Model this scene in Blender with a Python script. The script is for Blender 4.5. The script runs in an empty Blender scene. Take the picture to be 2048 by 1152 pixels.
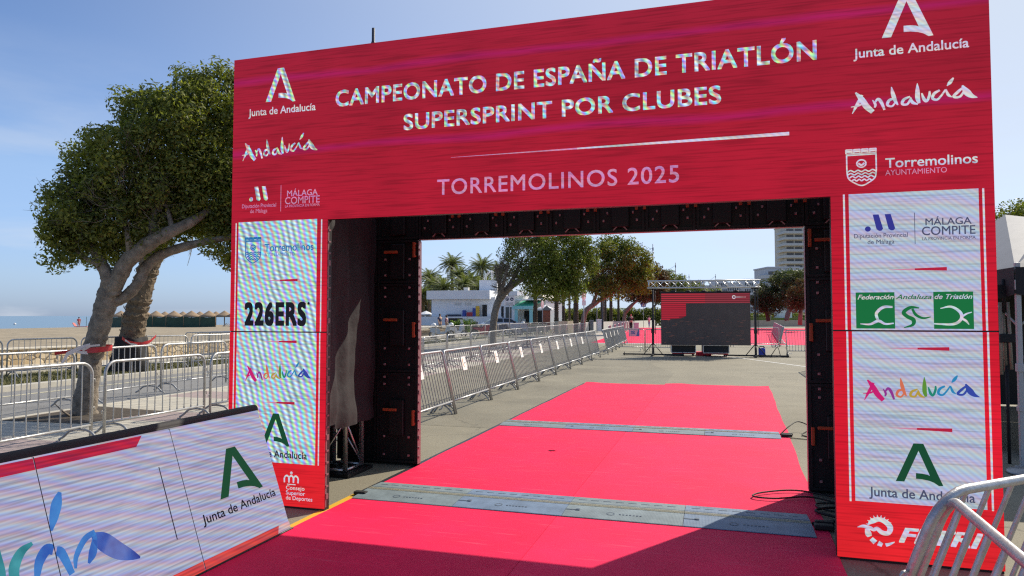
import bpy, bmesh, math, random
import numpy as np
from mathutils import Vector, Matrix, Euler, Quaternion

random.seed(7)
rng = np.random.default_rng(11)
SC = bpy.context.scene
COL = SC.collection
R = math.radians

# ------------------------------------------------------------------ camera
CAM = np.array([3.2085, -5.1824, 1.6628]); FPX = 1365.85; YAW = -0.2885; PITCH = 0.0409
cd = bpy.data.cameras.new('camera'); cam = bpy.data.objects.new('camera', cd); COL.objects.link(cam)
cam.location = CAM; cam.rotation_euler = (math.pi/2 + PITCH, 0, -YAW)
cd.sensor_width = 36.0; cd.lens = 36.0*FPX/2048.0; cd.clip_start = 0.05; cd.clip_end = 20000
SC.camera = cam
# ------------------------------------------------------------------ world, sun, exposure
SUN_DIR = Vector((1.63, 2.56, 2.52)).normalized()
SUN_EL = math.asin(SUN_DIR.z); SUN_AZ = math.atan2(SUN_DIR.x, SUN_DIR.y)
W = bpy.data.worlds.new('World'); SC.world = W; W.use_nodes = True
wn = W.node_tree.nodes; wl = W.node_tree.links; wn.clear()
sky = wn.new('ShaderNodeTexSky'); sky.sky_type = 'NISHITA'; sky.sun_disc = False
sky.sun_elevation = SUN_EL; sky.sun_rotation = SUN_AZ; sky.air_density = 1.0; sky.dust_density = 0.25; sky.ozone_density = 3.0
tc = wn.new('ShaderNodeTexCoord')
mp = wn.new('ShaderNodeMapping'); mp.inputs['Scale'].default_value = (1.0, 1.0, 5.0)
nz = wn.new('ShaderNodeTexNoise'); nz.inputs['Scale'].default_value = 2.6; nz.inputs['Detail'].default_value = 7; nz.inputs['Roughness'].default_value = 0.55; nz.inputs['Distortion'].default_value = 0.6
cr = wn.new('ShaderNodeValToRGB'); cr.color_ramp.elements[0].position = 0.47; cr.color_ramp.elements[1].position = 0.74
cr.color_ramp.elements[1].color = (0.9, 0.9, 0.9, 1)
sep = wn.new('ShaderNodeSeparateXYZ')
mr = wn.new('ShaderNodeMapRange'); mr.inputs['From Min'].default_value = 0.02; mr.inputs['From Max'].default_value = 0.34; mr.inputs['To Min'].default_value = 1.0; mr.inputs['To Max'].default_value = 0.0
mul = wn.new('ShaderNodeMath'); mul.operation = 'MULTIPLY'
mixc = wn.new('ShaderNodeMix'); mixc.data_type = 'RGBA'; mixc.inputs[7].default_value = (2.95, 3.2, 3.6, 1)
bg = wn.new('ShaderNodeBackground'); bg.inputs['Strength'].default_value = 0.15
wo = wn.new('ShaderNodeOutputWorld')
wl.new(tc.outputs['Generated'], mp.inputs['Vector']); wl.new(mp.outputs['Vector'], nz.inputs['Vector'])
wl.new(nz.outputs['Fac'], cr.inputs['Fac']); wl.new(tc.outputs['Generated'], sep.inputs[0]); wl.new(sep.outputs['Z'], mr.inputs['Value'])
wl.new(cr.outputs['Color'], mul.inputs[0]); wl.new(mr.outputs['Result'], mul.inputs[1]); wl.new(mul.outputs[0], mixc.inputs[0])
# thinner glare towards the horizon than the model gives
hr = wn.new('ShaderNodeValToRGB'); he = hr.color_ramp.elements
he[0].position = 0.0; he[0].color = (0.26,0.35,0.64,1); he[1].position = 1.0; he[1].color = (0.52,0.56,0.66,1)
for q_p, q_c in ((0.05,(0.40,0.45,0.64,1)), (0.18,(0.66,0.64,0.69,1)), (0.40,(0.50,0.53,0.62,1))):
    q_ = he.new(q_p); q_.color = q_c
wl.new(sep.outputs['Z'], hr.inputs['Fac'])
ms = wn.new('ShaderNodeMix'); ms.data_type = 'RGBA'; ms.blend_type = 'MULTIPLY'; ms.inputs[0].default_value = 1.0
wl.new(sky.outputs['Color'], ms.inputs[6]); wl.new(hr.outputs['Color'], ms.inputs[7]); 
# pale aureole spreading from the sun's side
vd = wn.new('ShaderNodeVectorMath'); vd.operation = 'DOT_PRODUCT'; vd.inputs[1].default_value = tuple(SUN_DIR)
nv = wn.new('ShaderNodeVectorMath'); nv.operation = 'NORMALIZE'; wl.new(tc.outputs['Generated'], nv.inputs[0]); wl.new(nv.outputs[0], vd.inputs[0])
ag = wn.new('ShaderNodeMapRange'); ag.inputs['From Min'].default_value = 0.25; ag.inputs['From Max'].default_value = 1.0; wl.new(vd.outputs['Value'], ag.inputs['Value'])
pw = wn.new('ShaderNodeMath'); pw.operation = 'POWER'; pw.inputs[1].default_value = 1.35; wl.new(ag.outputs['Result'], pw.inputs[0])
am = wn.new('ShaderNodeMix'); am.data_type = 'RGBA'; am.inputs[7].default_value = (3.0,3.32,3.75,1); wl.new(pw.outputs[0], am.inputs[0]); wl.new(ms.outputs[2], am.inputs[6]); wl.new(am.outputs[2], mixc.inputs[6]); wl.new(mixc.outputs[2], bg.inputs['Color']); wl.new(bg.outputs['Background'], wo.inputs['Surface'])
sl = bpy.data.lights.new('sun', 'SUN'); sl.energy = 3.7; sl.angle = R(0.5); sl.color = (1.0, 0.91, 0.77)
so = bpy.data.objects.new('sun', sl); COL.objects.link(so); so.rotation_euler = SUN_DIR.to_track_quat('Z', 'Y').to_euler(); so.location = (30, 50, 60)
vs = SC.view_settings; vs.view_transform = 'Standard'; vs.look = 'None'; vs.exposure = 0.65
EXP = 2.0**-0.65        # a lit screen's own brightness is set against this exposure; vs.gamma = 1.0
SC.display_settings.display_device = 'sRGB'
SC.cycles.max_bounces = 6; SC.cycles.diffuse_bounces = 3; SC.cycles.glossy_bounces = 3; SC.cycles.transparent_max_bounces = 8
SC.cycles.use_denoising = False; SC.cycles.filter_width = 1.25; SC.cycles.sample_clamp_indirect = 6.0

# ------------------------------------------------------------------ helpers
_f = np.array([math.sin(YAW)*math.cos(PITCH), math.cos(YAW)*math.cos(PITCH), math.sin(PITCH)])
_r = np.array([math.cos(YAW), -math.sin(YAW), 0.0]); _u = np.cross(_r, _f)
def ray(px, py): return _f + _r*(px-1024)/FPX + _u*(576-py)/FPX
def at(px, py, z=0.0):                       # where the line of sight through a photo pixel meets height z
    v = ray(px, py); return Vector(CAM + v*(z-CAM[2])/v[2])
def deep(px, d, z=0.0):                      # the place at that bearing and depth, at height z
    v = ray(px, 632); P = CAM + v*d; return Vector((P[0], P[1], z))
def hz(py, d): return CAM[2] + (632-py)*d/FPX

def lin(c):
    c = c/255.0; return c/12.92 if c <= 0.04045 else ((c+0.055)/1.055)**2.4
def S(r, g, b): return (lin(r), lin(g), lin(b), 1.0)

class MB:
    """collects geometry for one mesh"""
    def __init__(s): s.v = []; s.f = []; s.m = []; s.sm = []; s.mi = 0; s.smooth = False
    def add(s, vs_, fs_, smooth=None):
        o = len(s.v); s.v.extend([tuple(p) for p in vs_])
        for f in fs_:
            s.f.append(tuple(i+o for i in f)); s.m.append(s.mi); s.sm.append(s.smooth if smooth is None else smooth)
        return s
    def box(s, x0, x1, y0, y1, z0, z1, M=None):
        v = [Vector(p) for p in ((x0,y0,z0),(x1,y0,z0),(x1,y1,z0),(x0,y1,z0),(x0,y0,z1),(x1,y0,z1),(x1,y1,z1),(x0,y1,z1))]
        if M is not None: v = [M @ p for p in v]
        return s.add(v, [(0,3,2,1),(4,5,6,7),(0,1,5,4),(1,2,6,5),(2,3,7,6),(3,0,4,7)], False)
    def bevbox(s, x0, x1, y0, y1, z0, z1, b=0.01, M=None):
        bm = bmesh.new(); bmesh.ops.create_cube(bm, size=1)
        for v in bm.verts: v.co = Vector(((x0+x1)/2+v.co.x*(x1-x0), (y0+y1)/2+v.co.y*(y1-y0), (z0+z1)/2+v.co.z*(z1-z0)))
        bmesh.ops.bevel(bm, geom=list(bm.edges), offset=b, segments=2, affect='EDGES', profile=0.5)
        bm.verts.index_update(); v = [q.co.copy() for q in bm.verts]
        if M is not None: v = [M @ p for p in v]
        s.add(v, [tuple(q.index for q in f.verts) for f in bm.faces], False); bm.free(); return s
    def tube(s, pts, r, n=8, cap=True, smooth=True, flat=None):
        pts = [Vector(p) for p in pts]; k = len(pts)
        rs = list(r) if hasattr(r, '__len__') else [r]*k
        T = []
        for i in range(k):
            a = pts[max(i-1,0)]; b = pts[min(i+1,k-1)]; t = (b-a)
            T.append(t.normalized() if t.length > 1e-9 else Vector((0,0,1)))
        up = Vector((0,0,1)) if abs(T[0].z) < 0.9 else Vector((1,0,0))
        N = (up - T[0]*up.dot(T[0])).normalized(); V = []; F = []
        for i in range(k):
            if i: N = (N - T[i]*N.dot(T[i])); N = N.normalized() if N.length > 1e-6 else T[i].orthogonal().normalized()
            B = T[i].cross(N)
            for j in range(n):
                a = 2*math.pi*j/n; V.append(pts[i] + (N*math.cos(a)+B*math.sin(a))*rs[i])
        for i in range(k-1):
            for j in range(n):
                a = i*n+j; b = i*n+(j+1)%n; F.append((a,b,b+n,a+n))
        s.add(V, F, smooth)
        if cap:
            o = len(s.v)-k*n
            for q in (tuple(o+j for j in range(n))[::-1], tuple(o+(k-1)*n+j for j in range(n))):
                s.f.append(q); s.m.append(s.mi); s.sm.append(False)
        return s
    def lathe(s, prof, n=24, c=(0,0,0), smooth=True):
        V = []; F = []; k = len(prof)
        for (r_, z) in prof:
            for j in range(n):
                a = 2*math.pi*j/n; V.append((c[0]+r_*math.cos(a), c[1]+r_*math.sin(a), c[2]+z))
        for i in range(k-1):
            for j in range(n):
                a = i*n+j; b = i*n+(j+1)%n; F.append((a,b,b+n,a+n))
        return s.add(V, F, smooth)
    def poly(s, pts): return s.add(pts, [tuple(range(len(pts)))])
    def prism(s, pts, d):
        """flat outline (list of 3-D points) given thickness along vector d"""
        d = Vector(d); P = [Vector(p) for p in pts]; n = len(P)
        V = P + [p+d for p in P]; F = [tuple(range(n)), tuple(range(2*n-1, n-1, -1))]
        for i in range(n): j = (i+1) % n; F.append((i, i+n, j+n, j))
        return s.add(V, F, False)
    def mesh(s, name, mats):
        me = bpy.data.meshes.new(name)
        me.from_pydata([tuple(p) for p in s.v], [], s.f)
        for m in (mats if isinstance(mats, (list, tuple)) else [mats]): me.materials.append(m)
        if len(s.f):
            me.polygons.foreach_set('material_index', s.m); me.polygons.foreach_set('use_smooth', s.sm)
        me.update(); return me
    def build(s, name, mats, parent=None, loc=None, rot=None):
        o = bpy.data.objects.new(name, s.mesh(name, mats)); COL.objects.link(o)
        if parent is not None: o.parent = parent
        if loc is not None: o.location = loc
        if rot is not None: o.rotation_euler = rot
        return o

def tag(o, label=None, cat=None, group=None, kind=None):
    if label: o['label'] = label
    if cat: o['category'] = cat
    if group: o['group'] = group
    if kind: o['kind'] = kind
    return o
def thing(name, label, cat, loc=(0,0,0), rz=0.0, group=None):
    o = bpy.data.objects.new(name, None); COL.objects.link(o); o.empty_display_size = 0.2
    o.location = loc; o.rotation_euler = (0,0,rz); return tag(o, label, cat, group)
def dup(root, loc, rz=None, label=None, scale=None):
    r = root.copy(); COL.objects.link(r); r.location = loc
    if rz is not None: r.rotation_euler = (r.rotation_euler[0], r.rotation_euler[1], rz)
    if scale is not None: r.scale = scale if hasattr(scale, '__len__') else (scale,)*3
    if label: r['label'] = label
    for ch in list(root.children):
        c = ch.copy(); COL.objects.link(c); c.parent = r
        for g in ch.children:
            d = g.copy(); COL.objects.link(d); d.parent = c
    return r
def shared(name, me, parent):
    o = bpy.data.objects.new(name, me); COL.objects.link(o); o.parent = parent; return o

# ------------------------------------------------------------------ materials
def newmat(name):
    m = bpy.data.materials.new(name); m.use_nodes = True
    nt = m.node_tree; return m, nt.nodes, nt.links, nt.nodes['Principled BSDF']
def mat(name, col, rough=0.6, metal=0.0, var=0.0, scale=8.0, bump=0.0, bscale=40.0, spec=0.5, trans=0.0):
    m, n, l, p = newmat(name)
    c = tuple(col)[:3]+(1,)
    p.inputs['Base Color'].default_value = c; p.inputs['Roughness'].default_value = rough
    p.inputs['Metallic'].default_value = metal; p.inputs['Specular IOR Level'].default_value = spec
    if var or bump: t = n.new('ShaderNodeTexCoord')
    if var:
        z = n.new('ShaderNodeTexNoise'); z.inputs['Scale'].default_value = scale; z.inputs['Detail'].default_value = 6; z.inputs['Roughness'].default_value = 0.65
        r = n.new('ShaderNodeValToRGB'); r.color_ramp.elements[0].position = 0.3; r.color_ramp.elements[1].position = 0.7
        r.color_ramp.elements[0].color = tuple(x*(1-var) for x in c[:3])+(1,); r.color_ramp.elements[1].color = tuple(min(1,x*(1+var)) for x in c[:3])+(1,)
        l.new(t.outputs['Object'], z.inputs['Vector']); l.new(z.outputs['Fac'], r.inputs['Fac']); l.new(r.outputs['Color'], p.inputs['Base Color'])
    if bump:
        z2 = n.new('ShaderNodeTexNoise'); z2.inputs['Scale'].default_value = bscale; z2.inputs['Detail'].default_value = 5
        b = n.new('ShaderNodeBump'); b.inputs['Strength'].default_value = bump; b.inputs['Distance'].default_value = 0.02
        l.new(t.outputs['Object'], z2.inputs['Vector']); l.new(z2.outputs['Fac'], b.inputs['Height']); l.new(b.outputs['Normal'], p.inputs['Normal'])
    return m
def math_node(n, l, op, a, b=None, c=None):
    q = n.new('ShaderNodeMath'); q.operation = op
    for i, x in enumerate((a, b, c)):
        if x is None: continue
        if isinstance(x, (int, float)): q.inputs[i].default_value = x
        else: l.new(x, q.inputs[i])
    return q.outputs[0]
def mixrgb(n, l, fac, a, b, mode='MIX'):
    q = n.new('ShaderNodeMix'); q.data_type = 'RGBA'; q.blend_type = mode
    for i, x in ((0, fac), (6, a), (7, b)):
        if isinstance(x, (int, float)): q.inputs[i].default_value = x
        elif isinstance(x, tuple): q.inputs[i].default_value = x
        else: l.new(x, q.inputs[i])
    return q.outputs[2]

def led_mat(name, kind, col=None, k=1.0):
    """a lit LED wall: it emits; rows of diodes and drifting interference bands are in the picture it shows"""
    m, n, l, p = newmat(name)
    p.inputs['Base Color'].default_value = (0.010,0.010,0.010,1); p.inputs['Roughness'].default_value = 0.8; p.inputs['Specular IOR Level'].default_value = 0.15
    t = n.new('ShaderNodeTexCoord'); sp = n.new('ShaderNodeSeparateXYZ'); l.new(t.outputs['Object'], sp.inputs[0])
    X, Z = sp.outputs['X'], sp.outputs['Z']
    # irregular thin dark rows
    mpn = n.new('ShaderNodeMapping'); mpn.inputs['Scale'].default_value = (2.2, 1.0, 62.0); l.new(t.outputs['Object'], mpn.inputs['Vector'])
    zz = n.new('ShaderNodeTexNoise'); zz.inputs['Scale'].default_value = 1.0; zz.inputs['Detail'].default_value = 3; l.new(mpn.outputs['Vector'], zz.inputs['Vector'])
    row = n.new('ShaderNodeMapRange'); row.inputs['From Min'].default_value = 0.36; row.inputs['From Max'].default_value = 0.52; row.inputs['To Min'].default_value = 0.72; row.inputs['To Max'].default_value = 1.0
    l.new(zz.outputs['Fac'], row.inputs['Value'])
    if kind == 'red':
        ramp = n.new('ShaderNodeValToRGB'); e = ramp.color_ramp.elements
        e[0].position = 0.0; e[0].color = S(230,36,42); e[1].position = 1.0; e[1].color = S(156,26,50)
        for pos, c in ((0.2, S(220,22,44)), (0.45, S(208,20,44)), (0.62, S(176,22,46)), (0.8, S(164,24,46))):
            q = e.new(pos); q.color = c
        zf = math_node(n, l, 'DIVIDE', Z, 4.0); l.new(zf, ramp.inputs['Fac'])
        # violet interference bands
        mb = n.new('ShaderNodeMapping'); mb.inputs['Scale'].default_value = (0.55, 1, 2.6); l.new(t.outputs['Object'], mb.inputs['Vector'])
        nb = n.new('ShaderNodeTexNoise'); nb.inputs['Scale'].default_value = 1.0; nb.inputs['Detail'].default_value = 4; l.new(mb.outputs['Vector'], nb.inputs['Vector'])
        off = math_node(n, l, 'MULTIPLY', nb.outputs['Fac'], 0.16)
        zz2 = math_node(n, l, 'ADD', Z, off)
        d1 = math_node(n, l, 'ABSOLUTE', math_node(n, l, 'SUBTRACT', zz2, 3.21)); d2 = math_node(n, l, 'ABSOLUTE', math_node(n, l, 'SUBTRACT', zz2, 3.86))
        dm = math_node(n, l, 'MINIMUM', d1, d2)
        bf = n.new('ShaderNodeMapRange'); bf.inputs['From Min'].default_value = 0.0; bf.inputs['From Max'].default_value = 0.05; bf.inputs['To Min'].default_value = 0.34; bf.inputs['To Max'].default_value = 0.0
        l.new(dm, bf.inputs['Value'])
        c1 = mixrgb(n, l, bf.outputs['Result'], ramp.outputs['Color'], S(176,22,128))
        nb2 = n.new('ShaderNodeTexNoise'); nb2.inputs['Scale'].default_value = 1.3; nb2.inputs['Detail'].default_value = 4; l.new(t.outputs['Object'], nb2.inputs['Vector'])
        v2 = n.new('ShaderNodeMapRange'); v2.inputs['From Min'].default_value = 0.3; v2.inputs['From Max'].default_value = 0.7; v2.inputs['To Min'].default_value = 0.86; v2.inputs['To Max'].default_value = 1.12; l.new(nb2.outputs['Fac'], v2.inputs['Value'])
        col_out = mixrgb(n, l, 1.0, c1, v2.outputs['Result'], 'MULTIPLY')
    else:
        base = col or S(186,196,216)
        chans = []
        if kind == 'moire':      # strong rainbow interference
            specs = [((98.0, 34.0), 0.0), ((112.0, 30.0), 2.2), ((84.0, 38.0), 4.3)]; amp = 0.42; hz_ = (60.0, 150.0); amp2 = 0.30
        elif kind == 'board':
            specs = [((30.0, 88.0), 0.0), ((30.0, 88.0), 1.5), ((30.0, 88.0), 3.0)]; amp = 0.13; hz_ = (2.0, 260.0); amp2 = 0.13
        else:
            specs = [((7.0, 58.0), 0.0), ((7.0, 58.0), 2.0), ((7.0, 58.0), 4.0)]; amp = 0.09; hz_ = (130.0, 150.0); amp2 = 0.10
        wob = n.new('ShaderNodeTexNoise'); wob.inputs['Scale'].default_value = 1.6; wob.inputs['Detail'].default_value = 2; l.new(t.outputs['Object'], wob.inputs['Vector'])
        wv = math_node(n, l, 'MULTIPLY', wob.outputs['Fac'], 11.0)
        U = X
        if kind == 'board': U = sp.outputs['X']
        for i, ((fx, fz), ph) in enumerate(specs):
            s_ = math_node(n, l, 'ADD', math_node(n, l, 'MULTIPLY', U, fx), math_node(n, l, 'MULTIPLY', Z, fz))
            s_ = math_node(n, l, 'ADD', math_node(n, l, 'ADD', s_, wv), ph)
            a = math_node(n, l, 'MULTIPLY_ADD', math_node(n, l, 'SINE', s_), amp, 1.0)
            q = math_node(n, l, 'ADD', math_node(n, l, 'MULTIPLY', U, hz_[0]), math_node(n, l, 'MULTIPLY', Z, hz_[1]))
            q = math_node(n, l, 'ADD', q, ph*0.5)
            b = math_node(n, l, 'MULTIPLY_ADD', math_node(n, l, 'SINE', q), amp2, 1.0)
            chans.append(math_node(n, l, 'MULTIPLY', math_node(n, l, 'MULTIPLY', a, b), base[i]))
        cmb = n.new('ShaderNodeCombineColor')
        for i in range(3): l.new(chans[i], cmb.inputs[i])
        col_out = cmb.outputs[0]
    out = mixrgb(n, l, 1.0, col_out, row.outputs['Result'], 'MULTIPLY')
    l.new(out, p.inputs['Emission Color']); p.inputs['Emission Strength'].default_value = k*EXP
    return m
def glow(name, col, k=1.0):
    m, n, l, p = newmat(name); p.inputs['Base Color'].default_value = (0.010,0.010,0.010,1); p.inputs['Roughness'].default_value = 0.8; p.inputs['Specular IOR Level'].default_value = 0.15
    p.inputs['Emission Color'].default_value = col; p.inputs['Emission Strength'].default_value = k*EXP; return m

M = {}
M['black_metal'] = mat('black powder coated metal', (0.009,0.008,0.008), 0.5, 0.0, 0.2, 20)
M['black_cloth'] = mat('black fabric', (0.010,0.009,0.0095), 0.8, 0, 0.3, 3, 0.35, 16)
M['galv'] = mat('galvanised steel', (0.44,0.44,0.435), 0.40, 0.62, 0.2, 18, 0.12, 70)
M['galv_dark'] = mat('dull galvanised steel', (0.30,0.31,0.32), 0.5, 0.6, 0.2, 10)
M['alu'] = mat('bare aluminium', (0.62,0.62,0.62), 0.33, 0.9, 0.08, 9)
M['orange'] = mat('orange plastic', (0.42,0.075,0.02), 0.55)
M['white_paint'] = mat('white painted render', (0.74,0.75,0.76), 0.7, 0, 0.05, 1.2)
M['white_plastic'] = mat('white plastic', (0.75,0.75,0.74), 0.5)
M['dark'] = mat('dark rubber', (0.012,0.012,0.013), 0.7)
M['grey'] = mat('mid grey plastic', (0.16,0.17,0.18), 0.6)
M['glass'] = mat('dark window glass', (0.02,0.025,0.03), 0.12)
M['wood'] = mat('wooden pole', (0.24,0.16,0.09), 0.8, 0, 0.2, 12)
# ------------------------------------------------------------------ the setting
def asphalt(name, c0, c1, big=0.35):
    m, n, l, p = newmat(name); t = n.new('ShaderNodeTexCoord')
    def noise(sc, det, rough=0.6):
        z = n.new('ShaderNodeTexNoise'); z.inputs['Scale'].default_value = sc; z.inputs['Detail'].default_value = det; z.inputs['Roughness'].default_value = rough
        l.new(t.outputs['Object'], z.inputs['Vector']); return z.outputs['Fac']
    r = n.new('ShaderNodeValToRGB'); r.color_ramp.elements[0].position = 0.28; r.color_ramp.elements[1].position = 0.72
    r.color_ramp.elements[0].color = c0; r.color_ramp.elements[1].color = c1; l.new(noise(55, 4, 0.8), r.inputs['Fac'])
    q = n.new('ShaderNodeMapRange'); q.inputs['From Min'].default_value = 0.3; q.inputs['From Max'].default_value = 0.7; q.inputs['To Min'].default_value = 1-big*0.5; q.inputs['To Max'].default_value = 1+big*0.35
    l.new(noise(0.55, 8, 0.62), q.inputs['Value'])
    c = mixrgb(n, l, 1.0, r.outputs['Color'], q.outputs['Result'], 'MULTIPLY')
    v = n.new('ShaderNodeTexVoronoi'); v.inputs['Scale'].default_value = 260; l.new(t.outputs['Object'], v.inputs['Vector'])
    g = n.new('ShaderNodeMapRange'); g.inputs['From Min'].default_value = 0.0; g.inputs['From Max'].default_value = 0.6; g.inputs['To Min'].default_value = 0.72; g.inputs['To Max'].default_value = 1.12; l.new(v.outputs['Distance'], g.inputs['Value'])
    c = mixrgb(n, l, 1.0, c, g.outputs['Result'], 'MULTIPLY')
    # hairline cracks and stains
    wz = n.new('ShaderNodeTexNoise'); wz.inputs['Scale'].default_value = 1.1; wz.inputs['Detail'].default_value = 5; l.new(t.outputs['Object'], wz.inputs['Vector'])
    va = n.new('ShaderNodeVectorMath'); va.operation = 'MULTIPLY_ADD'; l.new(wz.outputs['Color'], va.inputs[0]); va.inputs[1].default_value = (1.4,1.4,0); l.new(t.outputs['Object'], va.inputs[2])
    ck = n.new('ShaderNodeTexVoronoi'); ck.feature = 'DISTANCE_TO_EDGE'; ck.inputs['Scale'].default_value = 0.16; l.new(va.outputs[0], ck.inputs['Vector'])
    cg = n.new('ShaderNodeMapRange'); cg.inputs['From Min'].default_value = 0.0; cg.inputs['From Max'].default_value = 0.0022; cg.inputs['To Min'].default_value = 0.55; cg.inputs['To Max'].default_value = 1.0; l.new(ck.outputs['Distance'], cg.inputs['Value'])
    c = mixrgb(n, l, 1.0, c, cg.outputs['Result'], 'MULTIPLY')
    sg_ = n.new('ShaderNodeMapRange'); sg_.inputs['From Min'].default_value = 0.58; sg_.inputs['From Max'].default_value = 0.72; sg_.inputs['To Min'].default_value = 1.0; sg_.inputs['To Max'].default_value = 0.80; l.new(noise(0.9, 7, 0.55), sg_.inputs['Value'])
    c = mixrgb(n, l, 1.0, c, sg_.outputs['Result'], 'MULTIPLY'); l.new(c, p.inputs['Base Color'])
    p.inputs['Roughness'].default_value = 0.85
    b = n.new('ShaderNodeBump'); b.inputs['Strength'].default_value = 0.35; b.inputs['Distance'].default_value = 0.006; l.new(v.outputs['Distance'], b.inputs['Height']); l.new(b.outputs['Normal'], p.inputs['Normal'])
    return m
def grid_mesh(name, x0, x1, y0, y1, z, mt, nx=1, ny=1, zf=None):
    mb = MB(); V = []; F = []
    for j in range(ny+1):
        for i in range(nx+1):
            x = x0+(x1-x0)*i/nx; y = y0+(y1-y0)*j/ny; V.append((x, y, z if zf is None else zf(x, y)))
    for j in range(ny):
        for i in range(nx):
            a = j*(nx+1)+i; F.append((a, a+1, a+nx+2, a+nx+1))
    mb.add(V, F, zf is not None); return mb.build(name, mt)
def structure(o): o['kind'] = 'structure'; return o

M['plaza'] = asphalt('worn beige asphalt', (0.172,0.154,0.108,1), (0.272,0.245,0.175,1))
M['road'] = asphalt('grey road asphalt', (0.16,0.158,0.15,1), (0.25,0.245,0.235,1), 0.25)
M['tile'] = asphalt('pale paving', (0.40,0.36,0.29,1), (0.52,0.47,0.38,1), 0.2)
M['concrete'] = mat('pale concrete kerb', (0.46,0.43,0.36), 0.85, 0, 0.12, 3)
M['kerbline'] = mat('faded road paint', (0.50,0.46,0.32), 0.8, 0, 0.2, 5)

structure(grid_mesh('ground', -4.5, 1500, -60, 3000, 0.0, M['plaza']))
structure(MB().add([(-4.4,4.5,.002),(1.95,4.5,.002),(2.05,15.2,.002),(1.0,19.2,.002),(2.9,25.5,.002),(-4.4,26.5,.002)],[(0,1,2,3,4,5)]).build('asphalt_patch', asphalt('older smoother asphalt', (0.160,0.144,0.102,1), (0.235,0.212,0.153,1), 0.5)))
# paving between the plaza and the road: rows of slabs with pink patches
m, n, l, p = newmat('slab paving'); t = n.new('ShaderNodeTexCoord')
br = n.new('ShaderNodeTexBrick'); br.inputs['Scale'].default_value = 1.0; br.inputs['Mortar Size'].default_value = 0.012; br.inputs['Brick Width'].default_value = 0.8; br.inputs['Row Height'].default_value = 0.2; br.offset = 0.5
br.inputs['Color1'].default_value = (0.50,0.46,0.37,1); br.inputs['Color2'].default_value = (0.44,0.41,0.34,1); br.inputs['Mortar'].default_value = (0.24,0.22,0.18,1)
l.new(t.outputs['Object'], br.inputs['Vector'])
br2 = n.new('ShaderNodeTexBrick'); br2.inputs['Scale'].default_value = 1.0; br2.inputs['Mortar Size'].default_value = 0.012; br2.inputs['Brick Width'].default_value = 0.8; br2.inputs['Row Height'].default_value = 0.2; br2.offset = 0.5
br2.inputs['Color1'].default_value = (0.36,0.28,0.26,1); br2.inputs['Color2'].default_value = (0.33,0.26,0.24,1); br2.inputs['Mortar'].default_value = (0.22,0.19,0.17,1)
l.new(t.outputs['Object'], br2.inputs['Vector'])
w = n.new('ShaderNodeTexWave'); w.wave_type = 'BANDS'; w.bands_direction = 'Y'; w.inputs['Scale'].default_value = 0.11; w.inputs['Distortion'].default_value = 1.2; w.inputs['Detail'].default_value = 0
l.new(t.outputs['Object'], w.inputs['Vector'])
st = n.new('ShaderNodeMapRange'); st.inputs['From Min'].default_value = 0.70; st.inputs['From Max'].default_value = 0.74; l.new(w.outputs['Fac'], st.inputs['Value'])
l.new(mixrgb(n, l, st.outputs['Result'], br.outputs['Color'], br2.outputs['Color']), p.inputs['Base Color']); p.inputs['Roughness'].default_value = 0.8
M['slabs'] = m
structure(grid_mesh('pavement', -7.75, -4.5, -60, 2000, 0.0, M['slabs']))
kb = MB().box(-7.9, -7.75, -60, 2000, -0.12, 0.005); structure(kb.build('kerb', M['concrete']))
structure(grid_mesh('road', -12.6, -7.9, -60, 2000, -0.10, M['road']))
structure(grid_mesh('road_marking', -11.75, -11.6, -60, 600, -0.096, M['kerbline']))
kb = MB().box(-12.95, -12.6, -60, 2000, -0.12, 0.02); structure(kb.build('kerb', M['concrete']))
M['verge'] = mat('dry grassy earth', (0.115,0.115,0.038), 0.95, 0, 0.4, 5, 0.6, 30)
structure(grid_mesh('grass_strip', -15.9, -12.95, -60, 600, 0.0, M['verge']))
# blades of grass on the strip
def grass(name, x0, x1, y0, y1, z, count, h, mt):
    c = np.stack([rng.uniform(x0, x1, count), y0+(y1-y0)*rng.random(count)**1.6, np.full(count, z)], 1)
    a = rng.uniform(0, 6.28, count); d = np.stack([np.cos(a), np.sin(a), np.zeros(count)], 1); hh = h*rng.uniform(0.4, 1.1, count)
    tip = c + np.stack([rng.normal(0, .03, count), rng.normal(0, .03, count), hh], 1)
    V = np.stack([c-d*0.012, c+d*0.012, tip], 1).reshape(-1, 3)
    me = bpy.data.meshes.new(name); me.vertices.add(len(V)); me.vertices.foreach_set('co', V.ravel())
    me.loops.add(len(V)); me.loops.foreach_set('vertex_index', np.arange(len(V), dtype=np.int32))
    me.polygons.add(count); me.polygons.foreach_set('loop_start', np.arange(0, len(V), 3, dtype=np.int32)); me.polygons.foreach_set('loop_total', np.full(count, 3, dtype=np.int32))
    me.materials.append(mt); me.update(calc_edges=True); o = bpy.data.objects.new(name, me); COL.objects.link(o); return o
M['grass'] = mat('dry grass blades', (0.165,0.155,0.055), 0.8, 0, 0.35, 2)
tag(grass('grass', -15.6, -13.0, 3, 40, 0.0, 26000, 0.09, M['grass']), 'short dry grass growing along the strip beyond the road', 'grass', kind='stuff')
structure(grid_mesh('promenade', -19.9, -15.9, -60, 600, 0.02, M['tile']))
kb = MB().box(-16.05, -15.9, -60, 600, -0.1, 0.06); structure(kb.build('kerb', M['concrete']))
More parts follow.
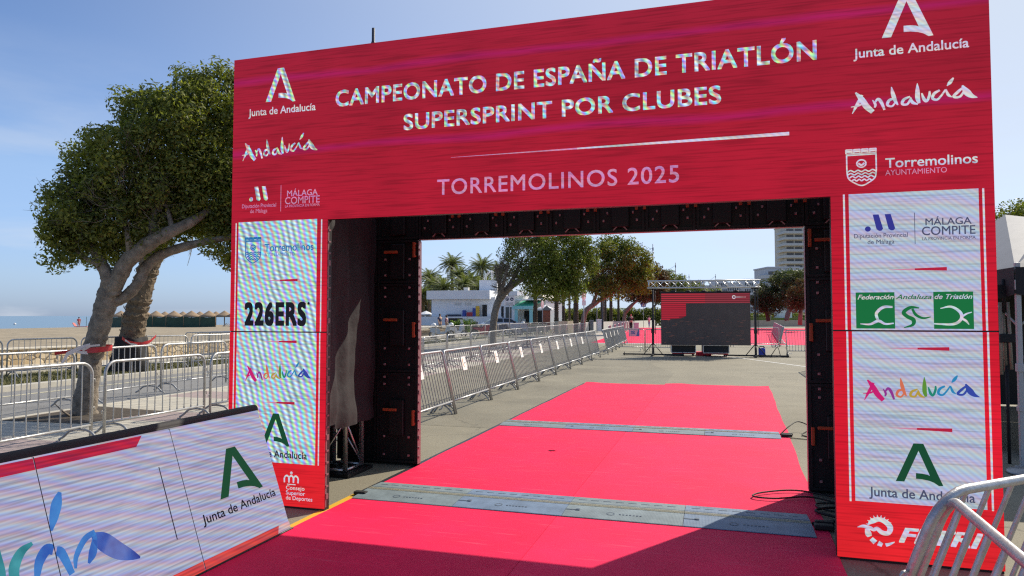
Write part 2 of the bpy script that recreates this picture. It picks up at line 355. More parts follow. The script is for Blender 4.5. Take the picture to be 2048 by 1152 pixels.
# beach and sea
m, n, l, p = newmat('beach sand'); t = n.new('ShaderNodeTexCoord')
z1 = n.new('ShaderNodeTexNoise'); z1.inputs['Scale'].default_value = 0.5; z1.inputs['Detail'].default_value = 9; z1.inputs['Roughness'].default_value = 0.7; l.new(t.outputs['Object'], z1.inputs['Vector'])
rr = n.new('ShaderNodeValToRGB'); rr.color_ramp.elements[0].position = 0.3; rr.color_ramp.elements[1].position = 0.7; rr.color_ramp.elements[0].color = (0.23,0.19,0.125,1); rr.color_ramp.elements[1].color = (0.345,0.285,0.195,1)
l.new(z1.outputs['Fac'], rr.inputs['Fac']); l.new(rr.outputs['Color'], p.inputs['Base Color']); p.inputs['Roughness'].default_value = 0.95
z2 = n.new('ShaderNodeTexNoise'); z2.inputs['Scale'].default_value = 1.4; z2.inputs['Detail'].default_value = 6; l.new(t.outputs['Object'], z2.inputs['Vector'])
bb = n.new('ShaderNodeBump'); bb.inputs['Strength'].default_value = 0.9; bb.inputs['Distance'].default_value = 0.16; l.new(z2.outputs['Fac'], bb.inputs['Height']); l.new(bb.outputs['Normal'], p.inputs['Normal'])
M['sand'] = m
def sandz(x, y):
    d = -x
    if d < 70: return 0.5-0.2*(d-19)/51 + 0.05*math.sin(x*0.7+y*0.31)*math.sin(y*0.23)
    return max(0.3-1.6*(d-70)/50, -4)
structure(grid_mesh('beach', -150, -19.6, -120, 900, 0, M['sand'], 90, 160, sandz))
m, n, l, p = newmat('sea water'); t = n.new('ShaderNodeTexCoord')
p.inputs['Base Color'].default_value = (0.05,0.11,0.14,1); p.inputs['Roughness'].default_value = 0.18
mpp = n.new('ShaderNodeMapping'); mpp.inputs['Scale'].default_value = (0.35, 0.12, 1); l.new(t.outputs['Object'], mpp.inputs['Vector'])
z2 = n.new('ShaderNodeTexNoise'); z2.inputs['Scale'].default_value = 1.0; z2.inputs['Detail'].default_value = 6; l.new(mpp.outputs['Vector'], z2.inputs['Vector'])
bb = n.new('ShaderNodeBump'); bb.inputs['Strength'].default_value = 0.55; bb.inputs['Distance'].default_value = 0.5; l.new(z2.outputs['Fac'], bb.inputs['Height']); l.new(bb.outputs['Normal'], p.inputs['Normal'])
M['sea'] = m
structure(grid_mesh('sea', -15000, -95, -6000, 15000, -0.72, M['sea']))

# low wall of rubble stone between promenade and beach
m, n, l, p = newmat('rubble stone'); t = n.new('ShaderNodeTexCoord')
mq = n.new('ShaderNodeMapping'); mq.inputs['Scale'].default_value = (3.2, 3.2, 5.0); l.new(t.outputs['Object'], mq.inputs['Vector'])
v = n.new('ShaderNodeTexVoronoi'); v.inputs['Scale'].default_value = 1.0; v.inputs['Randomness'].default_value = 0.9; l.new(mq.outputs['Vector'], v.inputs['Vector'])
ve = n.new('ShaderNodeTexVoronoi'); ve.feature = 'DISTANCE_TO_EDGE'; ve.inputs['Scale'].default_value = 1.0; ve.inputs['Randomness'].default_value = 0.9; l.new(mq.outputs['Vector'], ve.inputs['Vector'])
sx = n.new('ShaderNodeSeparateColor'); l.new(v.outputs['Color'], sx.inputs[0])
rr = n.new('ShaderNodeValToRGB'); e = rr.color_ramp.elements; e[0].color = (0.42,0.31,0.17,1); e[1].color = (0.66,0.55,0.38,1); q = e.new(0.5); q.color = (0.55,0.42,0.25,1); l.new(sx.outputs[0], rr.inputs['Fac'])
ed = n.new('ShaderNodeMapRange'); ed.inputs['From Min'].default_value = 0.0; ed.inputs['From Max'].default_value = 0.12; l.new(ve.outputs['Distance'], ed.inputs['Value'])
l.new(mixrgb(n, l, ed.outputs['Result'], (0.36,0.29,0.19,1), rr.outputs['Color']), p.inputs['Base Color'])
bb = n.new('ShaderNodeBump'); bb.inputs['Strength'].default_value = 0.9; bb.inputs['Distance'].default_value = 0.06; l.new(ed.outputs['Result'], bb.inputs['Height']); l.new(bb.outputs['Normal'], p.inputs['Normal']); p.inputs['Roughness'].default_value = 0.9
M['rubble'] = m
M['cap'] = mat('pale stone coping', (0.58,0.53,0.43), 0.85, 0, 0.1, 2)
def low_wall(path, h, label, th=0.4, mt=None, name='stone_wall', cap=True, cat='wall'):
    o = thing(name, label, cat)
    w_ = MB(); c_ = MB()
    for k in range(len(path)-1):
        a = Vector(path[k]); b = Vector(path[k+1]); d = (b-a); L = d.length; rz = math.atan2(d.y, d.x)
        Mx = Matrix.Translation((a.x, a.y, 0)) @ Matrix.Rotation(rz, 4, 'Z')
        w_.box(-0.003*k, L, 0, th, -0.05, h+0.004*k, Mx)
        c_.bevbox(-0.02, L+0.02, -0.04, th+0.04, h+0.004*k, h+0.06+0.004*k, 0.012, Mx)
    w_.build('masonry', mt or M['rubble'], o)
    if cap: c_.build('coping', M['cap'], o)
    return o
low_wall([(-20.4,-30),(-19.7,12),(-18.3,20),(-18.9,34),(-21.0,50),(-22.6,60)][::-1], 0.52, 'low rubble stone wall with a pale coping between beach and grass strip')
# ------------------------------------------------------------------ lettering helpers
def text2d(body, bold=0.0, shear=0.0, space=1.0):
    c = bpy.data.curves.new('lettering', 'FONT'); c.body = body; c.offset = bold; c.shear = shear; c.space_character = space; c.resolution_u = 4; c.fill_mode = 'FRONT'
    o = bpy.data.objects.new('lettering', c); COL.objects.link(o)
    dg = bpy.context.evaluated_depsgraph_get(); me = bpy.data.meshes.new_from_object(o.evaluated_get(dg))
    V = np.array([v.co[:2] for v in me.vertices]); F = [tuple(p.vertices) for p in me.polygons]
    bpy.data.objects.remove(o); bpy.data.curves.remove(c); bpy.data.meshes.remove(me); return V, F
_H = text2d('H')[0][:,1].max()
def text_into(mb, pl, body, x0, x1, z0, cap, bold=0.0, shear=0.0, space=1.0, mi=0):
    # heavier weights: the outline is laid down again shifted by the extra stroke width
    V, F = text2d(body, 0.0, shear, space); lo, hi = V[:,0].min()-bold, V[:,0].max()+bold
    sx_ = (x1-x0)/(hi-lo); sz_ = cap/(_H+2*bold); mb.mi = mi
    for k, (du, dv) in enumerate(((0,0),) if bold <= 0 else [(bold*a, bold*b) for a in (-1,0,1) for b in (-1,1)] + [(-bold,0),(bold,0)]):
        P = [pl(x0+(v[0]+du-lo)*sx_, z0+(v[1]+bold+dv)*sz_) for v in V]
        mb.add([(p[0], p[1]-.00012*k*LAY[0], p[2]+.00012*k*LAY[1]) for p in P], F, False)
    return mb
LAY = (1, 0)
def cat_rom(P, k=6):
    P = [np.array(p, float) for p in P]
    if len(P) < 3: return P
    Q = [2*P[0]-P[1]] + P + [2*P[-1]-P[-2]]; out = []
    for i in range(1, len(Q)-2):
        for j in range(k):
            t = j/k; a, b, c, d = Q[i-1:i+3]
            out.append(0.5*((2*b)+(-a+c)*t+(2*a-5*b+4*c-d)*t*t+(-a+3*b-3*c+d)*t**3))
    out.append(P[-1]); return out
def ribbon(mb, pl, pts, mi=0):
    """brush stroke: pts are (u, v, width)"""
    Q = cat_rom(pts); L = []; Rr = []
    for i, q in enumerate(Q):
        a = Q[max(i-1,0)][:2]; b = Q[min(i+1,len(Q)-1)][:2]; d = b-a; d = d/(np.linalg.norm(d)+1e-9); nn = np.array([-d[1], d[0]])*q[2]/2
        L.append(q[:2]+nn); Rr.append(q[:2]-nn)
    V = [pl(*x) for x in L] + [pl(*x) for x in Rr]; k = len(Q); mb.mi = mi
    mb.add(V, [(i, i+k, i+1+k, i+1) for i in range(k-1)], False)
def shape(mb, pl, pts, mi=0): mb.mi = mi; mb.add([pl(*p) for p in pts], [tuple(range(len(pts)))], False)
# the brush script word, in its own 0..1 x 0..1 box
_sc = lambda L: [((x-165)/738.0, (642-y)/188.0, w_/738.0) for x, y, w_ in L]
SCRIPT = [
 (0, [_sc([(176,642,4),(205,585,20),(238,520,16)]), _sc([(198,500,10),(232,545,34),(262,598,38),(300,640,30)]), _sc([(168,596,4),(215,590,13),(252,572,6)])]),
 (1, [_sc([(300,560,6),(316,590,16),(312,612,10)]), _sc([(308,588,8),(332,556,17),(352,580,20),(370,632,13)])]),
 (2, [_sc([(432,562,10),(400,570,18),(388,600,16),(415,612,12),(440,580,10)]), _sc([(414,482,5),(422,530,24),(436,580,20),(450,606,8)])]),
 (3, [_sc([(522,556,10),(485,574,18),(476,602,16),(505,606,14),(526,570,12)]), _sc([(524,562,8),(535,596,20),(566,612,7)])]),
 (4, [_sc([(566,472,4),(566,520,24),(566,570,28),(574,606,16)])]),
 (5, [_sc([(590,540,8),(602,580,19),(618,596,15),(634,560,16),(636,530,10)])]),
 (6, [_sc([(694,530,13),(662,550,18),(652,580,17),(676,592,14),(700,570,12),(728,528,10)]), _sc([(728,528,10),(742,566,17),(762,582,5)]), _sc([(736,506,5),(754,484,22),(774,456,9)])]),
 (7, [_sc([(832,520,10),(796,552,18),(772,580,16),(806,584,14),(836,545,14)]), _sc([(822,512,10),(846,556,40),(872,584,28),(905,598,4)])]),
]
def script_word(mb, pl, x0, x1, z0, z1, multi=False):
    for mi, strokes in SCRIPT:
        for s_ in strokes: ribbon(mb, pl, [(x0+u*(x1-x0), z0+v*(z1-z0), w_*(x1-x0)) for u, v, w_ in s_], mi if multi else 0)
JA = [(447,603),(555,370),(612,370),(720,616),(695,618),(668,600),(640,590),(600,583),(565,582),(565,548),(600,549),(630,554),(645,560),(583,414),(497,603)]
def junta_a(mb, pl, x0, x1, z0, z1, mi=0):
    g = lambda p: (x0+(p[0]-447)/273.0*(x1-x0), z0+(617-p[1])/247.0*(z1-z0))
    P = [g(p) for p in JA]
    shape(mb, pl, [P[0],P[1],P[13],P[14]], mi); shape(mb, pl, [P[1],P[2],P[13]], mi)
    shape(mb, pl, [P[2],P[3],P[4],P[5],P[12],P[13]], mi); shape(mb, pl, P[5:13], mi)
def crest(mb, pl, x0, x1, z0, z1, t, mi=0):
    g = lambda u, v: (x0+u*(x1-x0), z0+v*(z1-z0))
    def line(pts, w_=t): ribbon(mb, pl, [(*g(*p), w_) for p in pts], mi)
    line([(0.02,0.84),(0.02,0.40)]); line([(0.98,0.84),(0.98,0.40)]); line([(0.02,0.42),(0.06,0.22),(0.22,0.1),(0.5,0.0),(0.78,0.1),(0.94,0.22),(0.98,0.42)])
    line([(0.0,0.84),(1.0,0.84)]); line([(0.0,0.88),(1.0,0.88)], t*0.7)
    for k in range(4):
        a = k*0.26; line([(a,0.88),(a,1.0)]); line([(a,0.99),(a+0.2,0.99)]); line([(a+0.2,1.0),(a+0.2,0.9)]); line([(a+0.02,0.94),(a+0.19,0.94)], t*1.5)
    for j, v in enumerate((0.40, 0.32, 0.24, 0.15)):
        i = 0.03+max(0,(j-1))*0.07; line([(i+(1-2*i)*q/8, v+(0.022 if q % 2 else -0.022)) for q in range(9)])
    cx, cz = 0.5, 0.60
    line([(cx+0.15*math.cos(a_*math.pi/6), cz+0.10*math.sin(a_*math.pi/6)) for a_ in range(13)])
    line([(cx-0.1,cz+0.01),(cx,cz-0.04),(cx+0.1,cz+0.01)], t*1.4)
def disc(mb, pl, c, r_, n_=20, mi=0): shape(mb, pl, [(c[0]+r_*math.cos(2*math.pi*i/n_), c[1]+r_*math.sin(2*math.pi*i/n_)) for i in range(n_)], mi)
def dash(mb, pl, x0, x1, z, t0, t1, mi=0): shape(mb, pl, [(x0,z-t0/2),(x1,z-t1/2),(x1,z+t1/2),(x0,z+t0/2)], mi)
def diputacion(mb, pl, x0, x1, z0, z1, mi=0):
    w_ = x1-x0; h = z1-z0; disc(mb, pl, (x0+0.09*w_, z0+0.13*h), 0.10*w_, mi=mi)
    for a in (0.26, 0.66): shape(mb, pl, [(x0+a*w_, z1),(x0+(a+0.2)*w_, z1),(x0+(a+0.34)*w_, z0+0.12*h),(x0+(a+0.28)*w_, z0),(x0+(a+0.2)*w_, z0),(x0+(a+0.12)*w_, z0+0.1*h)], mi)

M['led_red'] = led_mat('lit red LED face', 'red')
M['led_moire'] = led_mat('lit white LED face with rainbow interference', 'moire', S(178,202,214))
M['led_white'] = led_mat('lit white LED face', 'white', S(180,186,208))
M['led_board'] = led_mat('lit pale LED board face', 'board', S(172,170,198))
M['ink_white'] = led_mat('lit white lettering', 'moire', S(190,202,210))
M['ink_pale'] = led_mat('lit pale lettering', 'white', S(206,206,220))
M['ink_lilac'] = led_mat('lit lilac lettering', 'white', S(204,140,184))
M['ink_green'] = glow('lit dark green mark', S(20,72,46)); M['ink_green2'] = glow('lit green mark', S(20,108,58))
M['ink_black'] = glow('lit black lettering', S(22,22,30)); M['ink_navy'] = glow('lit navy mark', S(50,52,140)); M['ink_teal'] = glow('lit teal lettering', S(30,110,170))
M['ink_red'] = glow('lit red dash', S(176,28,60)); M['ink_redfade'] = glow('lit faded dash', S(200,130,160)); M['ink_grey'] = glow('lit slate lettering', S(72,76,104)); M['ink_darkline'] = glow('lit fine dark line', S(44,40,52))
RAIN = [glow('lit brush colour %d' % i, c) for i, c in enumerate((S(196,30,110), S(140,50,140), S(206,110,80), S(176,150,60), S(90,140,50), S(30,130,110), S(40,130,180), S(50,70,160)))]

# ------------------------------------------------------------------ the LED finish arch
arch = thing('finish_arch', 'huge red LED finish arch with white race lettering over the pink carpet', 'arch', (0,0,0))
TH = 0.085
def screen(name, x0, x1, z0, z1):
    o = MB().box(x0, x1, 0.0, 0.012, z0, z1).build(name, M['led_red'], arch); return o
XL0, XL1, XR0, XR1 = -0.98, 0.0, 3.995, 4.982
hdr = screen('header_screen', XL0, XR1, 2.5, 4.0)
lu = screen('pillar_screen', XL0, XL1, 1.528, 2.4998); ll = screen('pillar_screen', XL0, XL1, 0.02, 1.517)
ru = screen('pillar_screen', XR0, XR1, 1.567, 2.4998); rl = screen('pillar_screen', XR0, XR1, 0.02, 1.556)
lu['label'] = 'upper half of the left pillar face'; ll['label'] = 'lower half of the left pillar face'; ru['label'] = 'upper half of the right pillar face'; rl['label'] = 'lower half of the right pillar face'
b = MB()
b.box(XL0+.002, XL1-.002, .0125, TH, 0.0, 4.0-.002); b.box(XR0+.002, XR1-.002, .0125, TH, 0.0, 4.0-.002); b.box(XL1-.002, XR0+.002, .0125, TH, 2.502, 4.0-.002)
b.build('front_cabinets', M['black_metal'], arch)
# rear wall of cabinets, seen from behind
RY = 1.84
b = MB()
def cab(x0, x1, z0, z1):
    b.box(x0+.002, x1-.002, RY, RY+.05, z0+.002, z1-.002)
    for (a0, a1, c0, c1) in ((x0+.004, x0+.03, z0+.004, z1-.004), (x1-.03, x1-.004, z0+.004, z1-.004), (x0+.031, x1-.031, z0+.004, z0+.03), (x0+.031, x1-.031, z1-.03, z1-.004)):
        b.box(a0, a1, RY-.03, RY-.001, c0, c1)
    b.bevbox((x0+x1)/2-.09, (x0+x1)/2+.09, RY-.05, RY-.002, (z0+z1)/2-.2, (z0+z1)/2+.2, .01)
    b.box((x0+x1)/2-.012, (x0+x1)/2+.012, RY-.02, RY-.001, z0+.04, (z0+z1)/2-.21)
b.box(-.955,.035,RY+.051,RY+.06,.0,2.53); b.box(4.045,5.035,RY+.051,RY+.06,.0,2.53); b.box(-.955,5.035,RY+.051,RY+.06,2.5305,4.0)  # unseen backing sheets, added to stop light leaking through cabinet gaps
for xs in (-0.96, -0.46, 4.04, 4.54):
    for z0, z1 in ((0.03,1.03),(1.03,2.03),(2.03,2.52)): cab(xs, xs+.5, z0, z1)
for k in range(12):
    cab(-0.96+.5*k, -0.46+.5*k, 2.52, 3.02); cab(-0.96+.5*k, -0.46+.5*k, 3.02, 4.0)
b.build('rear_cabinets', M['black_metal'], arch)
hm = MB().bevbox(-.016, .016, -.045, -.03, -.085, .085, .006).box(-.01,.01,-.031,0,-.08,-.06).box(-.01,.01,-.031,0,.06,.08).mesh('handle', M['orange'])
def handle(x, z, rot=0.0):
    o = shared('handle', hm, arch); o.location = (x, RY-.03, z); o.rotation_euler = (0, rot, 0)
for z in (0.54, 1.51, 2.40): handle(0.005, z); handle(4.075, z); handle(4.5, z); handle(4.58, z)
for k in range(9): handle(.5+.5*k-.04, 2.825); handle(.54+.5*k, 2.825)
for z in (.62, 1.62, 2.38):
    for x in (4.2, 4.7, -.28): handle(x, z, math.pi/2)
M['latch'] = mat('pale latch', (0.42,0.24,0.23), 0.4, 0.3); M['edge_pink'] = mat('pale edge trim', (0.26,0.14,0.15), 0.45, 0.4)
la = MB()
for k in range(9):
    x = .04+.5*k
    for dx, dz, w_ in ((.12,.20,.018),(.38,.20,.018),(.20,.24,.014),(.30,.24,.014),(.08,.12,.02),(.42,.12,.02)): la.bevbox(x+dx-w_/2, x+dx+w_/2, RY-.045, RY-.03, 2.52+dz-.012, 2.52+dz+.012, .003)
    for sgn in (-1, 1): la.box(-.03,.03,-.006,.006,-.006,.006, Matrix.Translation((x+.25+sgn*.05, RY-.04, 2.56)) @ Matrix.Rotation(sgn*R(45),4,'Y'))
for xs in (-.46, 4.04):
    for z in (.12,.9,.98,1.12,1.3,1.88,1.98,2.12,2.3,.32):
        for dx in (.1,.4): la.bevbox(xs+dx-.012, xs+dx+.012, RY-.045, RY-.03, z-.012, z+.012, .003)
tag(la.build('latches', M['latch'], arch), kind='stuff')
ed = MB()
ed.box(XL1, XL1+.004, .014, .034, .03, 2.49); ed.box(.042, .047, RY-.03, RY+.05, .03, 2.5); ed.box(4.034, 4.038, RY-.03, RY+.05, .03, 2.5)
for k in range(24):
    z = .1+.1*k
    ed.box(XL1+.004, XL1+.012, .016, .05, z, z+(.045 if k % 5 == 0 else .015)); ed.box(.047, .057, RY-.02, RY+.02, z, z+(.04 if k % 5 == 2 else .016))
ed.box(.05, 4.03, RY-.03, RY+.05, 2.512, 2.5185)
ed.build('edge_trim', M['edge_pink'], arch)
# black drapes
def curtain(path, z0f, z1, name, seedk=0, nz_=90, nper=40, amp=.02):
    P = cat_rom([(p[0],p[1]) for p in path], nper); k = len(P); V = []; F = []; rr_ = random.Random(seedk)
    ph = [rr_.uniform(0,6) for _ in range(6)]
    for i, q in enumerate(P):
        a = P[max(i-1,0)]; c = P[min(i+1,k-1)]; d = (c-a)/(np.linalg.norm(c-a)+1e-9); nn = np.array([-d[1], d[0]])
        s_ = i/(k-1); zb = z0f(s_)
        for j in range(nz_+1):
            t_ = j/nz_; z = zb+(z1-zb)*t_
            w_ = amp*(math.sin(s_*19+ph[0]+1.3*math.sin(z*2.1+ph[1]))+.8*math.sin(z*9+ph[2]+s_*5)*(1-t_)*(.4+.6*(1-s_))+.6*math.sin(s_*7+z*5+ph[3])+.5*math.sin(s_*34+ph[5]+.5*math.sin(z*1.5))+.10*math.sin(z*27+2*math.sin(s_*7))+.22*abs(math.sin(z*6.5+1.7*math.sin(s_*9+ph[4])))*(1-t_))
            V.append((q[0]+nn[0]*w_, q[1]+nn[1]*w_, z))
    for i in range(k-1):
        for j in range(nz_): a = i*(nz_+1)+j; F.append((a, a+1, a+nz_+2, a+nz_+1))
    return MB().add(V, F, True).build(name, M['black_cloth'], arch)
curtain([(-.06,.10),(-.2,.45),(-.30,.85),(-.36,1.25),(-.43,1.72)], lambda s_: .66-.03*s_ if s_ < .3 else .60-.06*s_, 2.75, 'drape', 3)
curtain([(-.965,.10),(-.965,.9),(-.965,1.8)], lambda s_: .02, 3.95, 'sun_block_drape', 5, amp=.008)  # both outer side cloths are unseen, added to block sun and sight
curtain([(4.965,.10),(4.965,.9),(4.965,1.8)], lambda s_: .02, 3.95, 'sun_block_drape', 6, amp=.008)
# truss tower that carries the arch
def truss_tower(cx, cy, s_, zt, name='truss_tower'):
    t = MB()
    for dx in (-s_, s_):
        for dy in (-s_, s_): t.tube([(cx+dx,cy+dy,.05),(cx+dx,cy+dy,zt)], .026, 10)
    z = .5; k = 0
    for z in (.06, .62):
        for (a, c) in (((-s_,-s_),(s_,-s_)),((s_,-s_),(s_,s_)),((s_,s_),(-s_,s_)),((-s_,s_),(-s_,-s_))): t.tube([(cx+a[0],cy+a[1],z),(cx+c[0],cy+c[1],z)], .016, 8)
    z = .08
    while z < zt-.4:
        for q, (a, c) in enumerate((((-s_,-s_),(s_,-s_)),((s_,-s_),(s_,s_)),((s_,s_),(-s_,s_)),((-s_,s_),(-s_,-s_)))):
            if (k+q) % 2: a, c = c, a
            t.tube([(cx+a[0],cy+a[1],z),(cx+c[0],cy+c[1],z+.5)], .011, 7)
        z += .52; k += 1
    o = t.build(name, M['alu'], arch)
    MB().bevbox(cx-s_-.09, cx+s_+.09, cy-s_-.09, cy+s_+.09, 0.0, .04, .006).build('base_plate', M['black_metal'], o); return o
truss_tower(-.66, 1.36, .17, 3.8); truss_tower(4.6, 1.2, .2, 3.8)
# ---- what the screens show
def PL(off): return lambda u, v: (u, -off, v)
P1, P2, P3 = PL(.003), PL(.006), PL(.009)
def letters(parent, mt, fn, name='lettering', pl=P2):
    mb = MB(); fn(mb, pl); return mb.build(name, mt, parent)
B_ = .020
letters(hdr, M['ink_white'], lambda m_, p_: text_into(m_, p_, 'CAMPEONATO DE ESPAÑA DE TRIATLÓN', .076, 3.921, 3.474, .142, B_, 0, 1.06))
letters(hdr, M['ink_white'], lambda m_, p_: text_into(m_, p_, 'SUPERSPRINT POR CLUBES', .724, 3.271, 3.219, .134, B_, 0, 1.06))
letters(hdr, M['ink_lilac'], lambda m_, p_: text_into(m_, p_, 'TORREMOLINOS 2025', 1.030, 2.966, 2.656, .127, .008, 0, 1.1))
letters(hdr, M['ink_pale'], lambda m_, p_: dash(m_, p_, 2.2, 3.731, 2.9605, .012, .025), 'swoosh'); letters(hdr, M['ink_lilac'], lambda m_, p_: dash(m_, p_, 1.15, 2.1995, 2.9605, .002, .012), 'swoosh')
for x0, x1, z0, z1, jx0, jx1, jz, jc, ax0, ax1, az0, az1, mt in ((-.634,-.326,3.562,3.875,-.813,-.121,3.464,.066,-.878,-.102,3.062,3.272,'ink_white'), (4.336,4.65,3.562,3.875,4.156,4.858,3.457,.066,4.13,4.896,3.068,3.262,'ink_pale')):
    letters(hdr, M[mt], lambda m_, p_: junta_a(m_, p_, x0, x1, z0, z1), 'emblem')
    letters(hdr, M['ink_pale'], lambda m_, p_: text_into(m_, p_, 'Junta de Andalucía', jx0, jx1, jz, jc, .012))
    letters(hdr, M[mt], lambda m_, p_: script_word(m_, p_, ax0, ax1, az0, az1))
letters(hdr, M['ink_white'], lambda m_, p_: diputacion(m_, p_, -.789, -.594, 2.692, 2.82), 'emblem')
def texts(parent, mt, rows_, pl=P2):
    for (body, x0, x1, z, cap, bold, *sh) in rows_: letters(parent, mt, lambda m_, p_: text_into(m_, p_, body, x0, x1, z, cap, bold, *(sh or [0])), 'lettering', pl)
texts(hdr, M['ink_lilac'], [('Diputación Provincial',-.866,-.51,2.632,.034,0),('de Málaga',-.78,-.6,2.585,.034,0),('MÁLAGA',-.398,-.091,2.716,.052,.006),('COMPITE',-.418,-.070,2.648,.062,.006),('LA PROVINCIA EN FORMA',-.417,-.070,2.619,.022,0)])
letters(hdr, M['ink_lilac'], lambda m_, p_: dash(m_, p_, -.464, -.459, 2.703, .232, .232), 'divider')
letters(hdr, M['ink_pale'], lambda m_, p_: crest(m_, p_, 4.096, 4.288, 2.563, 2.818, .009), 'crest')
letters(hdr, M['ink_pale'], lambda m_, p_: text_into(m_, p_, 'Torremolinos', 4.341, 4.890, 2.676, .066, .010)); letters(hdr, M['ink_lilac'], lambda m_, p_: text_into(m_, p_, 'AYUNTAMIENTO', 4.339, 4.709, 2.624, .036))
# white fields
def field(parent, x0, x1, z0, z1, mt): return MB().add([P1(x0,z0),P1(x1,z0),P1(x1,z1),P1(x0,z1)], [(0,1,2,3)]).build('white_field', mt, parent)
def edge_lines(parent, xs, z0, z1, mt): [letters(parent, mt, lambda m_, p_: dash(m_, p_, x-.006, x+.006, (z0+z1)/2, z1-z0, z1-z0), 'edge_line', P1) for x in xs]
field(lu, -.902, -.095, 1.528, 2.506, M['led_moire']); field(ll, -.902, -.088, .385, 1.517, M['led_moire']); edge_lines(lu, (-.928,-.05), 1.528, 2.5, M['ink_pale']); edge_lines(ll, (-.930,-.056), .385, 1.517, M['ink_pale'])
field(ru, 4.108, 4.890, 1.567, 2.506, M['led_white']); field(rl, 4.112, 4.890, .405, 1.556, M['led_white']); edge_lines(ru, (4.078,4.917), 1.567, 2.506, M['ink_pale']); edge_lines(rl, (4.082,4.921), .40, 1.556, M['ink_pale'])
def red_dash(parent, x0, x1, z):
    letters(parent, M['ink_red'], lambda m_, p_: dash(m_, p_, x0+(x1-x0)*.4, x1, z, .013, .024), 'dash'); letters(parent, M['ink_redfade'], lambda m_, p_: dash(m_, p_, x0-.03, x0+(x1-x0)*.3995, z, .002, .013), 'dash')
for p_, a, c, z in ((lu,-.581,-.280,1.976),(ll,-.582,-.282,1.438),(ll,-.599,-.295,.905),(ru,4.377,4.694,1.977),(rl,4.384,4.696,1.444),(rl,4.355,4.701,.909)): red_dash(p_, a, c, z)
letters(lu, M['ink_teal'], lambda m_, p_: crest(m_, p_, -.827, -.658, 2.136, 2.366, .009), 'crest'); letters(lu, M['ink_teal'], lambda m_, p_: text_into(m_, p_, 'Torremolinos', -.623, -.125, 2.234, .068, .010)); letters(lu, M['ink_teal'], lambda m_, p_: text_into(m_, p_, 'AYUNTAMIENTO', -.622, -.314, 2.192, .030))
letters(lu, M['ink_black'], lambda m_, p_: (text_into(m_, p_, '226ERS', -.822, -.190, 1.576, .208, .042, 0, 1.12), disc(m_, p_, (-.168, 1.772), .012)))
mb = MB(); script_word(mb, P2, -.813, -.139, 1.085, 1.262, True); mb.build('lettering', RAIN, ll)
letters(ll, M['ink_green'], lambda m_, p_: junta_a(m_, p_, -.625, -.340, .53, .81), 'emblem'); letters(ll, M['ink_black'], lambda m_, p_: text_into(m_, p_, 'Junta de Andalucía', -.80, -.165, .430, .062, .014))
def f_(m_, p_):
    for k in range(3): ribbon(m_, p_, [(-.386+.045*k, .222, .014), (-.386+.045*k, .262, .014), (-.363+.045*k, .282, .014), (-.341+.045*k, .262, .014), (-.341+.045*k, .222, .014)])
    disc(m_, p_, (-.318, .306), .013); dash(m_, p_, -.36, -.275, .208, .008, .008)
letters(ll, M['ink_pale'], f_, 'emblem')
texts(ll, M['ink_pale'], [('Consejo',-.369,-.186,.163,.034,.006),('Superior',-.369,-.18,.120,.034,.006),('de Deportes',-.369,-.108,.077,.034,.006)])
letters(ru, M['ink_navy'], lambda m_, p_: diputacion(m_, p_, 4.207, 4.392, 2.245, 2.358), 'emblem')
texts(ru, M['ink_grey'], [('Diputación Provincial',4.137,4.467,2.198,.03,.004),('de Málaga',4.22,4.385,2.155,.03,.004),('MÁLAGA',4.574,4.844,2.272,.046,.008),('COMPITE',4.552,4.865,2.205,.058,.008),('LA PROVINCIA EN FORMA',4.552,4.865,2.172,.02,.004)])
letters(ru, M['ink_grey'], lambda m_, p_: dash(m_, p_, 4.508, 4.512, 2.255, .212, .212), 'divider')
def f_(m_, p_):
    shape(m_, p_, [(4.139,1.577),(4.378,1.577),(4.378,1.824),(4.139,1.824)]); shape(m_, p_, [(4.610,1.577),(4.842,1.577),(4.842,1.824),(4.610,1.824)])
    g = lambda L: [(4.139+(x-208)/678.0*.703, 1.824-(y-640)/218.0*.247, w_/678.0*.703) for x, y, w_ in L]
    ribbon(m_, p_, g([(580,735,8),(530,732,20),(490,760,24),(510,785,24),(545,805,26),(540,835,18),(490,852,6)])); ribbon(m_, p_, g([(540,740,14),(560,775,18),(600,795,14),(645,788,6)]))
letters(ru, M['ink_green2'], f_, 'emblem')
def f_(m_, p_):
    g = lambda L: [(4.139+(x-208)/678.0*.703, 1.824-(y-640)/218.0*.247, w_/678.0*.703) for x, y, w_ in L]
    ribbon(m_, p_, g([(425,728,12),(370,730,18),(330,765,18),(335,800,16),(350,820,10)])); ribbon(m_, p_, g([(232,830,5),(290,832,13),(340,812,18),(380,830,13),(430,826,8)]))
    ribbon(m_, p_, g([(700,738,5),(760,728,14),(810,760,18),(815,800,18),(770,830,16),(660,828,8)])); ribbon(m_, p_, g([(815,790,12),(845,770,10),(875,760,5)])); ribbon(m_, p_, g([(815,795,12),(840,810,14),(858,832,5)]))
letters(ru, M['ink_pale'], f_, 'emblem', P3)
texts(ru, M['ink_green2'], [('Andaluza',4.385,4.600,1.776,.032,.010,.35)]); texts(ru, M['ink_pale'], [('Federación',4.150,4.372,1.776,.032,.010,.35),('de Triatlón',4.616,4.836,1.776,.032,.010,.35)], P3)
mb = MB(); script_word(mb, P2, 4.170, 4.860, 1.090, 1.272, True); mb.build('lettering', RAIN, rl)
letters(rl, M['ink_green'], lambda m_, p_: junta_a(m_, p_, 4.360, 4.641, .54, .812), 'emblem'); letters(rl, M['ink_grey'], lambda m_, p_: text_into(m_, p_, 'Junta de Andalucía', 4.197, 4.822, .445, .062, .012))
